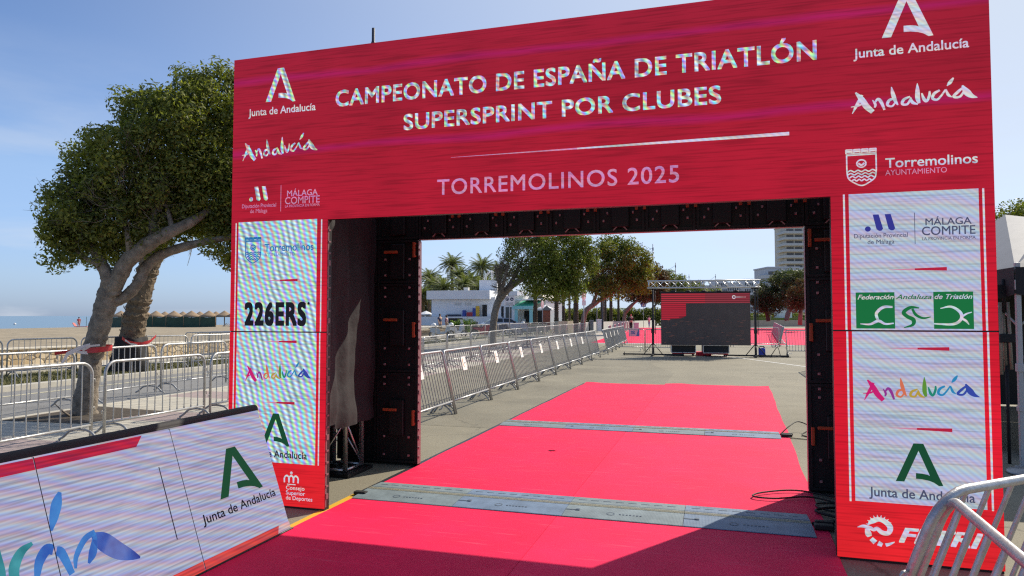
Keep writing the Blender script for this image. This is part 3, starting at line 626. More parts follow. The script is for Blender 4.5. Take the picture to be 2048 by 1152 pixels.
def f_(m_, p_):
    g = lambda L: [(4.118+(x-105)/580.0*.242, .318-(y-160)/440.0*.205, w_/580.0*.242) for x, y, w_ in L]
    ribbon(m_, p_, g([(270,300,20),(330,250,75),(430,215,70),(530,250,80),(590,320,85),(560,400,70),(470,400,70),(400,350,60),(350,370,50),(300,350,60),(200,330,50),(110,350,8)]))
    for k in range(10):
        a = R(165-k*17); ribbon(m_, p_, g([(430+150*math.cos(a), 340-150*math.sin(a), 30), (430+200*math.cos(a), 340-200*math.sin(a)*.95, 4)]))
    ribbon(m_, p_, g([(250,360,60),(270,430,95),(290,470,70)])); ribbon(m_, p_, g([(310,500,70),(370,550,80)])); ribbon(m_, p_, g([(410,555,80),(470,580,60)])); ribbon(m_, p_, g([(520,575,55),(580,555,40),(650,520,12)]))
letters(rl, M['ink_pale'], f_, 'emblem')
letters(rl, M['ink_pale'], lambda m_, p_: text_into(m_, p_, 'FETRI', 4.371, 4.86, .150, .10, .03, .3))
# ------------------------------------------------------------------ carpet, mats, cables
def carpet_mat(name, c):
    m, n, l, p = newmat(name); t = n.new('ShaderNodeTexCoord')
    z = n.new('ShaderNodeTexNoise'); z.inputs['Scale'].default_value = 1.3; z.inputs['Detail'].default_value = 7; z.inputs['Roughness'].default_value = 0.65; l.new(t.outputs['Object'], z.inputs['Vector'])
    q = n.new('ShaderNodeMapRange'); q.inputs['From Min'].default_value = .3; q.inputs['From Max'].default_value = .7; q.inputs['To Min'].default_value = .82; q.inputs['To Max'].default_value = 1.12; l.new(z.outputs['Fac'], q.inputs['Value'])
    l.new(mixrgb(n, l, 1.0, c, q.outputs['Result'], 'MULTIPLY'), p.inputs['Base Color'])
    # scuffs: thin pale scratches running across
    mq = n.new('ShaderNodeMapping'); mq.inputs['Scale'].default_value = (2.0, 26.0, 1); mq.inputs['Rotation'].default_value = (0,0,.12); l.new(t.outputs['Object'], mq.inputs['Vector'])
    z2 = n.new('ShaderNodeTexNoise'); z2.inputs['Scale'].default_value = 1.0; z2.inputs['Detail'].default_value = 3; l.new(mq.outputs['Vector'], z2.inputs['Vector'])
    g = n.new('ShaderNodeMapRange'); g.inputs['From Min'].default_value = .60; g.inputs['From Max'].default_value = .74; g.inputs['To Max'].default_value = .34; l.new(z2.outputs['Fac'], g.inputs['Value'])
    c2 = mixrgb(n, l, g.outputs['Result'], mixrgb(n, l, 1.0, c, q.outputs['Result'], 'MULTIPLY'), (.75,.13,.20,1)); l.new(c2, p.inputs['Base Color'])
    p.inputs['Roughness'].default_value = 0.75; p.inputs['Sheen Weight'].default_value = 0.04; p.inputs['Sheen Roughness'].default_value = 0.4; p.inputs['Sheen Tint'].default_value = (1,.5,.6,1); p.inputs['Specular IOR Level'].default_value = .15
    z3 = n.new('ShaderNodeTexNoise'); z3.inputs['Scale'].default_value = 420; l.new(t.outputs['Object'], z3.inputs['Vector'])
    b = n.new('ShaderNodeBump'); b.inputs['Strength'].default_value = .25; b.inputs['Distance'].default_value = .003; l.new(z3.outputs['Fac'], b.inputs['Height']); l.new(b.outputs['Normal'], p.inputs['Normal'])
    return m
M['carpet'] = carpet_mat('pink carpet', (0.82,0.012,0.076,1)); M['carpet_b'] = carpet_mat('pink carpet, newer strip', (0.82,0.016,0.086,1))  # second carpet is pinker: grazing sheen put into the base colour
def carpet(name, xa, xb, y0, y1, mt, label, ny=90, nx=12):
    """xa, xb: functions of y for the two long edges; soft ripples and a curled far end"""
    V = []; F = []; E_ = []
    for j in range(ny+1):
        y = y0+(y1-y0)*j/ny
        for i in range(nx+1):
            x = xa(y)+(xb(y)-xa(y))*i/nx
            z = .008+.0008*math.sin(x*2.3+y*1.1)+.0008*math.sin(y*3.1+x*.7)
            e = max(0, (y-(y1-.25))/.25); z += .02*e*max(0, math.sin(x*2.9+1.0))**3
            V.append((x, y, max(z, .005)))
    k = nx+1
    for j in range(ny):
        for i in range(nx): a = j*k+i; F.append((a, a+1, a+k+1, a+k))
    n0 = len(V); ring = [i for i in range(k)] + [j*k+nx for j in range(1, ny+1)] + [ny*k+i for i in range(nx-1, -1, -1)] + [j*k for j in range(ny-1, 0, -1)]
    for q in ring: V.append((V[q][0], V[q][1], 0.0005))
    for q in range(len(ring)): r2 = (q+1) % len(ring); E_.append((ring[q], n0+q, n0+r2, ring[r2]))
    o = MB().add(V, F, True).add([V[i] for f in E_ for i in f], [tuple(range(4*i, 4*i+4)) for i in range(len(E_))], False).build(name, mt)
    return tag(o, label, 'carpet')
xl = lambda y: 0.02+.10*max(0,(y-.6))/11+.006*math.sin(y*1.7)+.004*math.sin(y*4.1); xm = lambda y: 1.93+.10*(y/12); xr = lambda y: 4.0+max(0,y)*.034+.008*math.sin(y*1.3+1)+.005*math.sin(y*3.7)
carpet('carpet_strip', xl, lambda y: xm(y)-.002, -5.2, 11.70, M['carpet'], 'left strip of the bright pink carpet running under the red arch')
carpet('carpet_strip', lambda y: xm(y)+.002, xr, -5.2, 11.95, M['carpet_b'], 'right strip of the bright pink carpet running under the red arch')
M['tape_y'] = mat('yellow tape', (0.72,0.42,0.04), .5); M['tape_k'] = mat('black tape', (.02,.022,.03), .5)
tag(MB().add([(-.05,-3.0,.003),(.018,-3.0,.003),(.018,.58,.003),(-.05,.58,.003)], [(0,1,2,3)]).build('edge_tape', M['tape_y']), 'yellow tape along the carpet edge by the low LED board', 'tape')
tag(MB().add([(-.04,.6,.003),(.02,.6,.003),(.115,11.6,.003),(.075,11.6,.003)], [(0,1,2,3)]).build('edge_tape', M['tape_k']), 'thin dark tape along the left carpet edge beyond the mats', 'tape')
# timing mats
def rub(name, c):
    m, n, l, p = newmat(name); t = n.new('ShaderNodeTexCoord'); z = n.new('ShaderNodeTexNoise'); z.inputs['Scale'].default_value = 5; z.inputs['Detail'].default_value = 8; z.inputs['Roughness'].default_value = .7; l.new(t.outputs['Object'], z.inputs['Vector'])
    r = n.new('ShaderNodeValToRGB'); r.color_ramp.elements[0].position = .3; r.color_ramp.elements[1].position = .72; r.color_ramp.elements[0].color = tuple(x*.72 for x in c)+(1,); r.color_ramp.elements[1].color = tuple(min(1,x*1.3+.01) for x in c)+(1,)
    l.new(z.outputs['Fac'], r.inputs['Fac']); l.new(r.outputs['Color'], p.inputs['Base Color']); p.inputs['Roughness'].default_value = .6
    w = n.new('ShaderNodeTexWave'); w.bands_direction = 'X'; w.inputs['Scale'].default_value = 28; l.new(t.outputs['Object'], w.inputs['Vector'])
    b = n.new('ShaderNodeBump'); b.inputs['Strength'].default_value = .12; b.inputs['Distance'].default_value = .004; l.new(w.outputs['Fac'], b.inputs['Height']); l.new(b.outputs['Normal'], p.inputs['Normal']); return m
M['mat_grey'] = rub('dusty grey rubber', (.175,.22,.235)); M['mat_blue'] = rub('dusty blue rubber', (.135,.195,.285)); M['cream'] = mat('cream ridge', (.46,.41,.26), .6); M['mat_mark'] = mat('mat print', (.085,.115,.15), .6)
def timing_mat(x0, x1, y0, y1, label, slope=0.0):
    o = thing('timing_mat', label, 'timing mat', (x0, y0, .012), math.atan(slope), 'timing mats laid across the carpet'); n_ = 4; w_ = (x1-x0)/n_; D = y1-y0
    prof = [(0,0),(.006,.004),(D*.30,.016),(D*.62,.018),(D*.64,.013),(D*.66,.018),(D-.02,.012),(D,0)]
    for k in range(n_):
        b = MB(); a, c = k*w_+.002, (k+1)*w_-.002
        V = [(a,y,z) for y, z in prof]+[(c,y,z) for y, z in prof]; q = len(prof)
        b.add(V, [(i,i+q,i+1+q,i+1) for i in range(q-1)]+[tuple(range(q)), tuple(range(2*q-1,q-1,-1))], False)
        s_ = b.build('mat_section', M['mat_blue'] if k % 2 else M['mat_grey'], o)
        r_ = MB()
        for j in range(3): r_.box(a, c, D*(.50+.04*j), D*(.512+.04*j), .015, .0205)
        r_.build('ridge', M['cream'], s_)
        r_ = MB()
        if k: r_.box(a-.0, a+.09, D*.26, D*.29, .0135, .0175); r_.bevbox(a+.085, a+.12, D*.25, D*.32, .0135, .022, .003)
        pl = lambda u, v: (u, v, .0150); cx = (a+c)/2-.1
        ribbon(r_, lambda u, v: (u, v, .0135+.03*(v/D-.2)), [(cx+.03*math.cos(i*math.pi/5), D*.22+.03*math.sin(i*math.pi/5), .010) for i in range(11)])
        for i in range(7): r_.box(cx+.07+i*.028, cx+.086+i*.028, D*.205, D*.235, .0115, .0152)
        for i in range(8): r_.box(a+.05+i*.11, a+.12+i*.11, D*.80, D*.815, .0155, .0172)
        r_.build('printed_mark', M['mat_mark'], s_)
    return o
timing_mat(0.03, 3.92, .41, 1.01, 'nearer blue grey timing mat across the pink carpet, partly in the arch shadow')
timing_mat(0.06, 4.05, 4.73, 5.26, 'farther blue grey timing mat across the sunlit pink carpet', -.004)
b = MB().bevbox(-.02,.10,.40+.13,.40+.19,.012,.04,.006); tag(b.build('plug', M['dark']), 'black connector at the left end of the nearer timing mat', 'connector')
def cable(pts, r_, label, mt='dark', name='cable'):
    P = cat_rom(pts, 7); return tag(MB().tube([tuple(p) for p in P], r_, 6).build(name, M[mt]), label, 'cable')
cable([(3.93,.75,.02),(4.1,.82,.03),(4.3,.9,.01),(4.0,1.1,.03),(4.3,1.35,.012),(4.7,1.2,.01)], .012, 'black cable from the nearer mat end running behind the right pillar')
cable([(4.55,1.62,.01),(4.25,1.66,.02),(3.92,1.78,.03),(3.62,1.62,.03),(3.52,1.45,.03),(3.70,1.42,.03),(4.0,1.56,.03),(4.2,1.5,.012),(4.35,1.3,.012),(4.2,1.18,.012),(4.05,1.25,.02),(4.1,1.45,.012),(4.6,1.5,.01)], .0075, 'looped black cable lying on the carpet edge at the right pillar foot')
cable([(4.05,5.0,.02),(4.2,5.2,.12),(4.35,5.5,.14),(4.5,5.35,.08),(4.35,5.1,.015),(4.6,4.9,.01),(4.9,4.95,.01),(5.4,5.1,.01)], .008, 'thin black cable arching out of the farther mat end')
cable([(4.15,4.86,.012),(4.4,4.8,.01),(4.7,4.86,.01),(5.1,4.7,.01),(5.5,4.8,.01)], .008, 'yellowish cable on the ground beside the farther mat end', 'cream')
for y, lab in ((.66,'black plug at the right end of the nearer timing mat'),(4.93,'black plug at the right end of the farther timing mat')):
    x = 3.93 if y < 2 else 4.06
    tag(MB().bevbox(x, x+.14, y-.05, y+.02, .012, .05, .008).bevbox(x+.02, x+.16, y+.08, y+.13, .012, .045, .006).build('plug', M['dark']), lab, 'connector')
tag(MB().add([(1.22,3.08,.02),(1.28,3.06,.035),(1.34,3.1,.03),(1.30,3.13,.024),(1.24,3.12,.018)], [(0,1,2,3,4)]).build('dry_leaf', M['dark']), 'single dark dry leaf lying on the middle of the pink carpet', 'leaf')

# ------------------------------------------------------------------ low LED board in the left foreground
TILT = math.atan2(.33, .94)
bd = thing('led_board', 'low pale LED advertising board leaning back along the carpet at left', 'LED board', (.02,-.5,0), R(90)); bd.rotation_euler = (-TILT, 0, R(90))
PX = 0.012
edges = [0.0, .93, 1.88, 2.83, 3.78]
panels = []
for k in range(4):
    a, c = -edges[k+1]+.0025, -edges[k]-.0025
    q = MB().box(a, c, 0, .012, .012, .965).build('led_panel', M['led_board'], bd); panels.append(q)
    MB().bevbox(a+.004, c-.004, .0125, .07, .014, .96, .006).build('panel_casing', M['black_metal'], q)
for e_ in edges[1:4]: MB().box(-e_-.002, -e_+.002, -.0085, -.0072, .013, .962).build('seam', M['dark'], bd)
f = MB(); f.tube([(-3.8,.035,.985),(.01,.035,.985)], .036, 12); f.bevbox(-3.8,0.0,.0,.075,.955,.985,.01); f.build('top_pad', M['dark'], bd)
f = MB().bevbox(-3.8, .015, -.02, .09, .0, .013, .004); f.build('bottom_rail', M['black_metal'], bd)
f = MB()
for x in (-.1,-.9,-1.9,-2.85): f.tube([(x,.07,.8),(x,.07+.8*math.sin(TILT)*1.9,.8-.80*math.cos(TILT)*.9)], .014, 6)
f.build('stay', M['black_metal'], bd)
Q2 = PL(.003); Q3 = PL(.006)
M['board_red'] = led_mat('lit red strip on the board', 'board', S(178,34,66)); M['board_red2'] = led_mat('lit warm red strip on the board', 'board', S(206,72,72)); M['board_pale'] = led_mat('lit pinkish strip', 'board', S(206,168,176))
def bl(panel, mt, fn, name='lettering'):
    mb = MB(); fn(mb, Q3); return mb.build(name, mt, panel)
bl(panels[0], M['ink_green'], lambda m_, p_: junta_a(m_, p_, -.645, -.185, .385, .735), 'emblem')
bl(panels[0], M['ink_black'], lambda m_, p_: text_into(m_, p_, 'Junta de Andalucía', -.852, -.068, .288, .062, .010))
bl(panels[1], M['ink_darkline'], lambda m_, p_: dash(m_, p_, -1.094, -1.086, .5, .47, .47), 'edge_line')
bl(panels[1], M['board_red'], lambda m_, p_: shape(m_, p_, [(-1.8775,.893),(-1.22,.893),(-1.16,.955),(-1.8775,.955)]), 'red_strip'); bl(panels[2], M['board_red'], lambda m_, p_: shape(m_, p_, [(-2.8275,.893),(-1.8825,.893),(-1.8825,.955),(-2.8275,.955)]), 'red_strip')
bl(panels[0], M['board_red2'], lambda m_, p_: shape(m_, p_, [(-.9275,.0125),(-.16,.0125),(-.13,.068),(-.9275,.072)]), 'red_strip'); bl(panels[0], M['board_pale'], lambda m_, p_: shape(m_, p_, [(-.1595,.015),(-.003,.015),(-.003,.07),(-.1295,.068)]), 'red_strip')
bl(panels[1], M['board_red2'], lambda m_, p_: shape(m_, p_, [(-1.8775,.0125),(-.9325,.0125),(-.9325,.072),(-1.8775,.072)]), 'red_strip')
def gl2(name, a, c_):
    m, n, l, p = newmat(name); p.inputs['Base Color'].default_value = (.012,.012,.012,1); t = n.new('ShaderNodeTexCoord'); z = n.new('ShaderNodeTexNoise'); z.inputs['Scale'].default_value = 7; z.inputs['Detail'].default_value = 3; l.new(t.outputs['Object'], z.inputs['Vector'])
    q = n.new('ShaderNodeMapRange'); q.inputs['From Min'].default_value = .35; q.inputs['From Max'].default_value = .65; l.new(z.outputs['Fac'], q.inputs['Value'])
    l.new(mixrgb(n, l, q.outputs['Result'], a, c_), p.inputs['Emission Color']); p.inputs['Emission Strength'].default_value = EXP; return m
M['brush_blue'] = gl2('lit brush blue', S(36,84,170), S(60,130,200)); M['brush_deep'] = gl2('lit brush deep blue', S(34,52,140), S(60,96,180)); M['brush_teal'] = gl2('lit brush teal', S(20,110,120), S(60,150,160))
bl(panels[1], M['brush_blue'], lambda m_, p_: [ribbon(m_, p_, [(-1.874,.56,.014),(-1.845,.62,.05),(-1.81,.69,.06),(-1.778,.745,.02)]), ribbon(m_, p_, [(-1.872,.45,.05),(-1.845,.43,.05),(-1.815,.31,.035)]), ribbon(m_, p_, [(-1.79,.33,.016),(-1.77,.39,.03),(-1.70,.46,.035),(-1.63,.48,.03)]), ribbon(m_, p_, [(-1.63,.47,.02),(-1.67,.38,.05),(-1.71,.33,.015)])])
bl(panels[1], M['brush_deep'], lambda m_, p_: ribbon(m_, p_, [(-1.655,.475,.02),(-1.60,.42,.10),(-1.52,.34,.10),(-1.44,.285,.06),(-1.385,.252,.012)]))
bl(panels[2], M['brush_blue'], lambda m_, p_: ribbon(m_, p_, [(-2.0,.36,.03),(-1.97,.43,.05),(-1.92,.475,.055),(-1.886,.462,.05)])); bl(panels[2], M['brush_teal'], lambda m_, p_: [ribbon(m_, p_, [(-1.985,.53,.018),(-2.05,.505,.045),(-2.10,.44,.055),(-2.10,.37,.04),(-2.06,.33,.03)]), ribbon(m_, p_, [(-2.30,.53,.03),(-2.27,.40,.06),(-2.22,.34,.04),(-2.17,.42,.05),(-2.16,.55,.03)])])

# ------------------------------------------------------------------ crowd barriers
def barrier_meshes(L, H, nb, rc, lean=(0,0), rf=.021, rb=.008, rail=.19, foot='curve', post0=.0):
    lx, ly = lean; sh = lambda x, y, z: (x+lx*z, y+ly*z, z)
    fr = MB(); pts = [sh(0,0,post0), sh(0,0,H-rc)]
    for k in range(1, 6): a = k*math.pi/12; pts.append(sh(rc*(1-math.cos(a)), 0, H-rc+rc*math.sin(a)))
    pts.append(sh(rc,0,H)); pts.append(sh(L-rc,0,H))
    for k in range(1, 6): a = k*math.pi/12; pts.append(sh(L-rc+rc*math.sin(a), 0, H-rc+rc*math.cos(a)))
    pts += [sh(L,0,H-rc), sh(L,0,post0)]
    fr.tube(pts, rf, 10); fr.tube([sh(rf*.6,0,rail), sh(L-rf*.6,0,rail)], rf*.85, 8)
    for z in (.42, .80): fr.tube([sh(L,0,z), sh(L+.045,0,z+.01), sh(L+.05,0,z-.05)], .006, 5); fr.tube([sh(-.02,.0,z-.1), sh(-.05,0,z-.1), sh(-.05,0,z-.06), sh(-.02,0,z-.06)], .006, 5)
    br_ = MB()
    for k in range(nb):
        x = L*(k+1)/(nb+1); zt = H
        if x < rc: zt = H-rc+math.sqrt(max(0, rc*rc-(rc-x)**2))
        if x > L-rc: zt = H-rc+math.sqrt(max(0, rc*rc-(x-L+rc)**2))
        br_.tube([sh(x,0,rail), sh(x,0,zt-.004)], rb, 6, False)
        br_.tube([sh(x,0,rail+.002), sh(x,0,rail+.045)], rb*1.55, 6, False)
    ft = []
    for x in (.16, L-.16) if foot != 'side' else (.05, L-.05):
        q = MB()
        if foot != 'side':
            P = cat_rom([(x,-.34,.014),(x,-.27,.05),(x,-.16,.135),(x,0,rail-.03),(x,.16,.135),(x,.27,.05),(x,.34,.014)], 5); q.tube([tuple(p) for p in P], .017, 8); q.tube([(x,0,rail-.02),(x,0,rail)], .017, 8)
        else:
            P = cat_rom([sh(x,0,.17),(x,.20,.165),(x,.33,.13),(x,.43,.012)], 5); q.tube([tuple(p) for p in P], .017, 8)
            P = cat_rom([(x,.03,.01),(x,.10,.10),(x,.2,.16)], 5); q.tube([tuple(p) for p in P], .012, 7); s_ = 1 if x < L/2 else -1
            P = cat_rom([(x+s_*.02,.20,.162),(x+s_*.10,.19,.11),(x+s_*.17,.20,.10)], 4); q.tube([tuple(p) for p in P], .012, 7)
        ft.append(q.mesh('foot', M['galv_dark']))
    return fr.mesh('frame', M['galv']), br_.mesh('bars', M['galv_bar'] if foot != 'curve' else M['galv']), ft
M['galv_bar'] = mat('weathered steel bars', (.30,.295,.28), .62, .25, .15, 10)  # darker than the frames: their backlit look is put into the colour
KIND = {'round': (barrier_meshes(1.95, 1.03, 12, .17), 1.95), 'lean': (barrier_meshes(1.93, 1.06, 17, .07, (0,.235), .019, .0075, .22, 'side'), 1.93), 'race': (barrier_meshes(2.35, 1.03, 19, .09, (0,0), .019, .0065, .19, 'curve2'), 2.35)}
sg = MB().box(-.11,.11,-.006,0,-.125,.125).mesh('paper_sign', mat('white paper card', (.78,.77,.74), .7))
sgp = MB(); ribbon(sgp, lambda u, v: (u, -.0085, v), [(-.02,.09,.012),(-.06,.05,.02),(-.055,-.02,.02),(-.02,-.07,.012)]); M['card_print'] = mat('orange print', (.62,.34,.08), .6)
sgm = sgp.mesh('print', M['card_print']); sgq = MB(); sgq.box(.0,.07,-.009,-.0065,-.002,.012); M['card_ink'] = mat('dark print', (.05,.05,.06), .6); sgk = sgq.mesh('print', M['card_ink'])
GB = 'crowd barriers lined along the course'
def barrier(kind, a, bpt, label, sign=False, group=GB, flip=False, scale=True):
    (fm, bm_, fts), L = KIND[kind]; a = Vector((a[0],a[1],0)); bpt = Vector((bpt[0],bpt[1],0)); d = bpt-a
    if flip: a, d = bpt, -d
    o = thing('crowd_barrier', label, 'barrier', a, math.atan2(d.y, d.x), group)
    if scale: o.scale = (d.length/L, 1, 1)
    shared('frame', fm, o); shared('bars', bm_, o)
    for q in fts: shared('foot', q, o)
    if sign:
        s_ = shared('paper_sign', sg, o); z = .80; s_.location = (L*.42, .235*z-.022, z); s_.rotation_euler = (-math.atan(.235), 0, math.pi if False else 0)
        shared('print', sgm, s_); shared('print', sgk, s_)
    return o
ORD = ['nearest','second nearest','third nearest','fourth nearest','fifth nearest','sixth nearest','seventh nearest','eighth nearest','ninth nearest','tenth nearest','eleventh nearest','twelfth nearest','thirteenth nearest','fourteenth nearest','fifteenth nearest','sixteenth nearest','seventeenth nearest','eighteenth nearest','nineteenth nearest','twentieth nearest']
# first row at left, between the LED board and the tree
r1 = [((-4.78,-2.1),(-4.83,-.1)),((-4.80,.06),(-4.89,2.11)),((-4.87,2.30),(-4.87,4.22)),((-4.87,4.36),(-4.9,6.3)),((-4.9,6.45),(-4.93,8.4))]
t1 = ['galvanised barrier cut by the left photo edge just behind the LED board','galvanised rounded barrier behind the LED board, left of the leaning tree trunk','galvanised rounded barrier in front of the tree, between LED board and kerb','galvanised rounded barrier touching the left edge of the red pillar','barrier of the front row standing behind the left arch pillar']
for (a, c), t_ in list(zip(r1, t1))[1:]: barrier('round', a, c, t_)
# second row, along the kerb
r2 = [((-8.25,.2),(-8.2,2.35)),((-8.15,2.5),(-8.1,4.62)),((-8.2,4.85),(-8.5,6.95)),((-8.5,7.1),(-8.55,9.25)),((-8.55,9.4),(-8.6,11.5)),((-8.6,11.6),(-8.6,13.7))]
t2 = ['','silver barrier on the road edge left of the tree with red and white tape','silver barrier on the road edge directly right of the leaning tree trunk','silver barrier on the road edge beside the red pillar, second from the tree','','']
for (a, c), t_ in zip(r2, t2):
    if t_: barrier('round', a, c, t_)
# third row on the grass strip
r3 = [(-5,18.2),(25,18.2),(158,19.7),(268,21.0),(368,22.35),(452,23.4)]
t3 = ['pale barrier across the road cut by the left photo edge','pale barrier across the road left of the leaning tree, before the stone wall','pale barrier across the road with the palm trunk right behind it','pale barrier across the road between palm trunk and stone wall gap','pale barrier across the road nearest the red pillar edge']
pts3 = [Vector((-15.3,6.6)), Vector((-14.85,8.40)), Vector((-14.45,10.25)), Vector((-13.85,11.55)), Vector((-13.2,13.2)), Vector((-12.95,15.1))]
for k in range(5):
    a, c = pts3[k], pts3[k+1]; d = (c-a).normalized(); barrier('round', a+d*.06, c-d*.06, t3[k])
for k in range(4):
    a = deep(372+k*24, 26.0+k*.6); barrier('race', (a.x, a.y), (a.x+2.1, a.y+1.1), 'end of a dense pale barrier stack before the beach, %s from the palm' % ['first','second','third','fourth'][k], group='barriers stacked before the beach')
# leaning row with paper signs, seen through the arch
yb = [1.75,3.72,5.72,7.72,9.70,11.72,13.75,15.85,17.9,20.0,22.1]
for k in range(len(yb)-1):
    x = -.98-.02*k
    barrier('lean', (x, yb[k]+.03), (x-.02, yb[k+1]-.03), '%s leaning barrier of the row left of the carpet%s' % (ORD[k].capitalize(), ', with a white paper sign' if k < 9 else ', no sign'), sign=(k < 9), group='leaning barriers left of the carpet')
yb = [24.2,26.3,28.4,30.5,32.6,34.7,36.8]
for k in range(6):
    x = -1.2-.12*k
    barrier('lean', (x, yb[k]+.03), (x-.1, yb[k+1]-.03), '%s barrier of the leaning row beyond the LED screen, left of it' % ORD[k].capitalize(), sign=(k < 4), group='leaning barriers left of the carpet')
# the rows along the pavement, farther on
mid = [(-4.95,11.0),(-5.05,13.4),(-5.33,16.0),(-5.44,18.6),(-5.56,21.1),(-5.96,24.3),(-6.2,27.2),(-6.4,30.0),(-6.6,32.9),(-6.8,35.6),(-6.95,38.4),(-7.1,41.2),(-7.25,44.0),(-7.3,47.0),(-7.35,50.0),(-7.4,53.0)]
for k in range(len(mid)-1): barrier('race', (mid[k][0], mid[k][1]+.05), (mid[k+1][0], mid[k+1][1]-.05), '%s barrier of the upright row on the pavement, seen through the arch' % ORD[k].capitalize(), group='upright barriers on the pavement')
far = [(-13.0,30.2+2.9*k) for k in range(13)]
for k in range(len(far)-1): barrier('race', (far[k][0]+.06*k, far[k][1]+.05), (far[k][0]+.06*k+.06, far[k+1][1]-.05), '%s barrier of the farthest row, across the road in front of the motorbikes' % ORD[k].capitalize(), group='barriers across the road')
# barriers by the far screen and along the far pink carpet
p_ = at(1184, 697); q_ = at(1240, 697.5)
barrier('race', (-1.75,27.9), (.0,27.6), 'dark flat barrier left of the LED screen, its left half behind leaning barriers', group='dark barriers beside the LED screen'); barrier('race', (.05,27.6), (2.1,27.4), 'dark flat barrier left of the LED screen, reaching behind the screen stand', group='dark barriers beside the LED screen')
barrier('race', (4.0,33.6), (6.45,33.6), 'dark flat barrier right of the LED screen on the pink carpet edge', group='dark barriers beside the LED screen')
barrier('lean', (6.05,25.1), (8.1,25.3), 'leaning barrier with a bright top tube at the inner right pillar edge', flip=False, group='dark barriers beside the LED screen')
for k in range(12):
    a = (6.55+.14*k, 34.5+2.3*k); barrier('lean', a, (a[0]+.1, a[1]+2.15), '%s barrier of the row along the right side of the far pink carpet' % ORD[k].capitalize(), group='barriers right of the far carpet', flip=True)
for k in range(3):
    a = (6.05-.03*k, 11.6+2.05*k); barrier('lean', a, (a[0], a[1]+1.95), '%s barrier hidden behind the right pillar with its shadow on the asphalt' % ORD[k].capitalize(), group='barriers behind the right pillar', flip=True)
for k in range(9):
    a = (-3.4-.55*k, 39+6.4*k); barrier('race', a, (a[0]-.18, a[1]+2.3), '%s barrier along the left side of the far pink carpet' % ORD[k].capitalize(), group='barriers left of the far carpet')
# right foreground: two leaning barriers meeting at a corner
KIND['fg1'] = (barrier_meshes(2.0, 1.03, 13, .13, (.17,-.30), .018, .0095), 2.0); KIND['fg2'] = (barrier_meshes(2.0, 1.005, 13, .10, (-.02,.36), .0175, .0095), 2.0)
barrier('fg1', (3.64,-2.27), (5.14,-.93), 'foreground barrier running back to the right from the corner by the right pillar', group='foreground barriers at right')
barrier('fg2', (3.655,-2.33), (3.60,-4.3), 'foreground barrier running towards the viewer from the corner by the right pillar', group='foreground barriers at right')
# warning tape round tree and palm
M['tape_r'] = mat('red plastic tape', (.55,.03,.03), .45); M['tape_w'] = mat('white plastic tape', (.72,.68,.68), .45)
# ------------------------------------------------------------------ big tent at the right
M['tent_top'] = mat('black tent canvas, sun bleached', (.17,.175,.19), .55, 0, .12, 1.5, .2, 3); M['tent_side'] = mat('black tent canvas', (.018,.018,.02), .8, 0, .2, 2, .2, 4); M['leg_white'] = mat('grey painted tent leg', (.48,.48,.46), .5)  # roof colour is lightened to stand for sun glare on black cloth
tt = thing('gazebo_tent', 'black pop up gazebo tent with sun glare put into its roof colour behind the right pillar', 'tent', (7.9,6.6,0))
b = MB(); e, w_, d_, rz_ = 2.2, 1.52, 3.02, 3.36
c = [(-w_,-d_,e),(w_,-d_,e),(w_,d_,e),(-w_,d_,e)]; r0, r1_ = (0,-1.5,rz_), (0,1.5,rz_); mv = (0,0,rz_-.28)
b.add([c[0],c[1],r0],[(0,1,2)]); b.add([c[2],c[3],r1_],[(0,1,2)]); b.add([c[3],c[0],r0,mv,r1_],[(0,1,2,3,4)]); b.add([c[1],c[2],r1_,mv,r0],[(0,1,2,3,4)])
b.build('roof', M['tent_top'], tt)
b = MB()
for (p, q) in ((0,1),(1,2),(2,3),(3,0)):
    P = Vector(c[p]); Qv = Vector(c[q]); n_ = 24; V = []
    o_ = Vector((P.x+Qv.x, P.y+Qv.y, 0)).normalized()*.012
    for k in range(n_+1): a = P.lerp(Qv, k/n_); V += [a+o_, a+o_+Vector((0,0,-.30-.03*abs(math.sin(k*math.pi/4))))]
    b.add(V, [(2*k,2*k+1,2*k+3,2*k+2) for k in range(n_)], False)
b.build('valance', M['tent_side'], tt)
def tent_wall(x, y0, y1):
    V = []; n_ = 40
    for k in range(n_+1):
        y = y0+(y1-y0)*k/n_; w2 = .03*math.sin(k*.9)+.02*math.sin(k*2.3)
        V += [(x+w2, y, .03), (x+w2*.3, y, 2.0)]
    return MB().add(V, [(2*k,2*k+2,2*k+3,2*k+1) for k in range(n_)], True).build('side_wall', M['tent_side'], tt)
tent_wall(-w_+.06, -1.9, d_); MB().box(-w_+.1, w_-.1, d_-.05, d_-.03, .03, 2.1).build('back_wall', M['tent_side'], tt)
for sx_, sy_ in ((-1,-1),(1,-1),(1,1),(-1,1),(-1,0),(1,0)):
    x, y = sx_*(w_-.03), sy_*(d_-.03)
    g = MB().bevbox(x-.025,x+.025,y-.025,y+.025,.02,2.25,.006).bevbox(x-.035,x+.035,y-.035,y+.035,1.05,1.14,.006).bevbox(x-.035,x+.035,y-.035,y+.035,.62,.68,.006).bevbox(x-.04,x+.04,y-.04,y+.04,1.95,2.06,.006).bevbox(x-.06,x+.06,y-.06,y+.06,0,.02,.004)
    g.build('leg', M['leg_white'], tt)
for (p, q) in (((-w_+.03,-d_+.05),(-w_+.03,0)),((-w_+.03,-d_+.03),(0,-d_+.03))):
    g = MB(); P = Vector((*p,2.0)); Qv = Vector((*q,2.0)); m1 = P.lerp(Qv,.5)
    g.tube([P, m1+Vector((0,0,-.0)), Qv], .012, 6); g.tube([P-Vector((0,0,.45)), m1+Vector((0,0,.2))], .012, 6); g.build('brace', M['leg_white'], tt)
sb = thing('round_weight', 'round grey steel base plate at the tent leg foot', 'weight', (6.42,3.30,0))
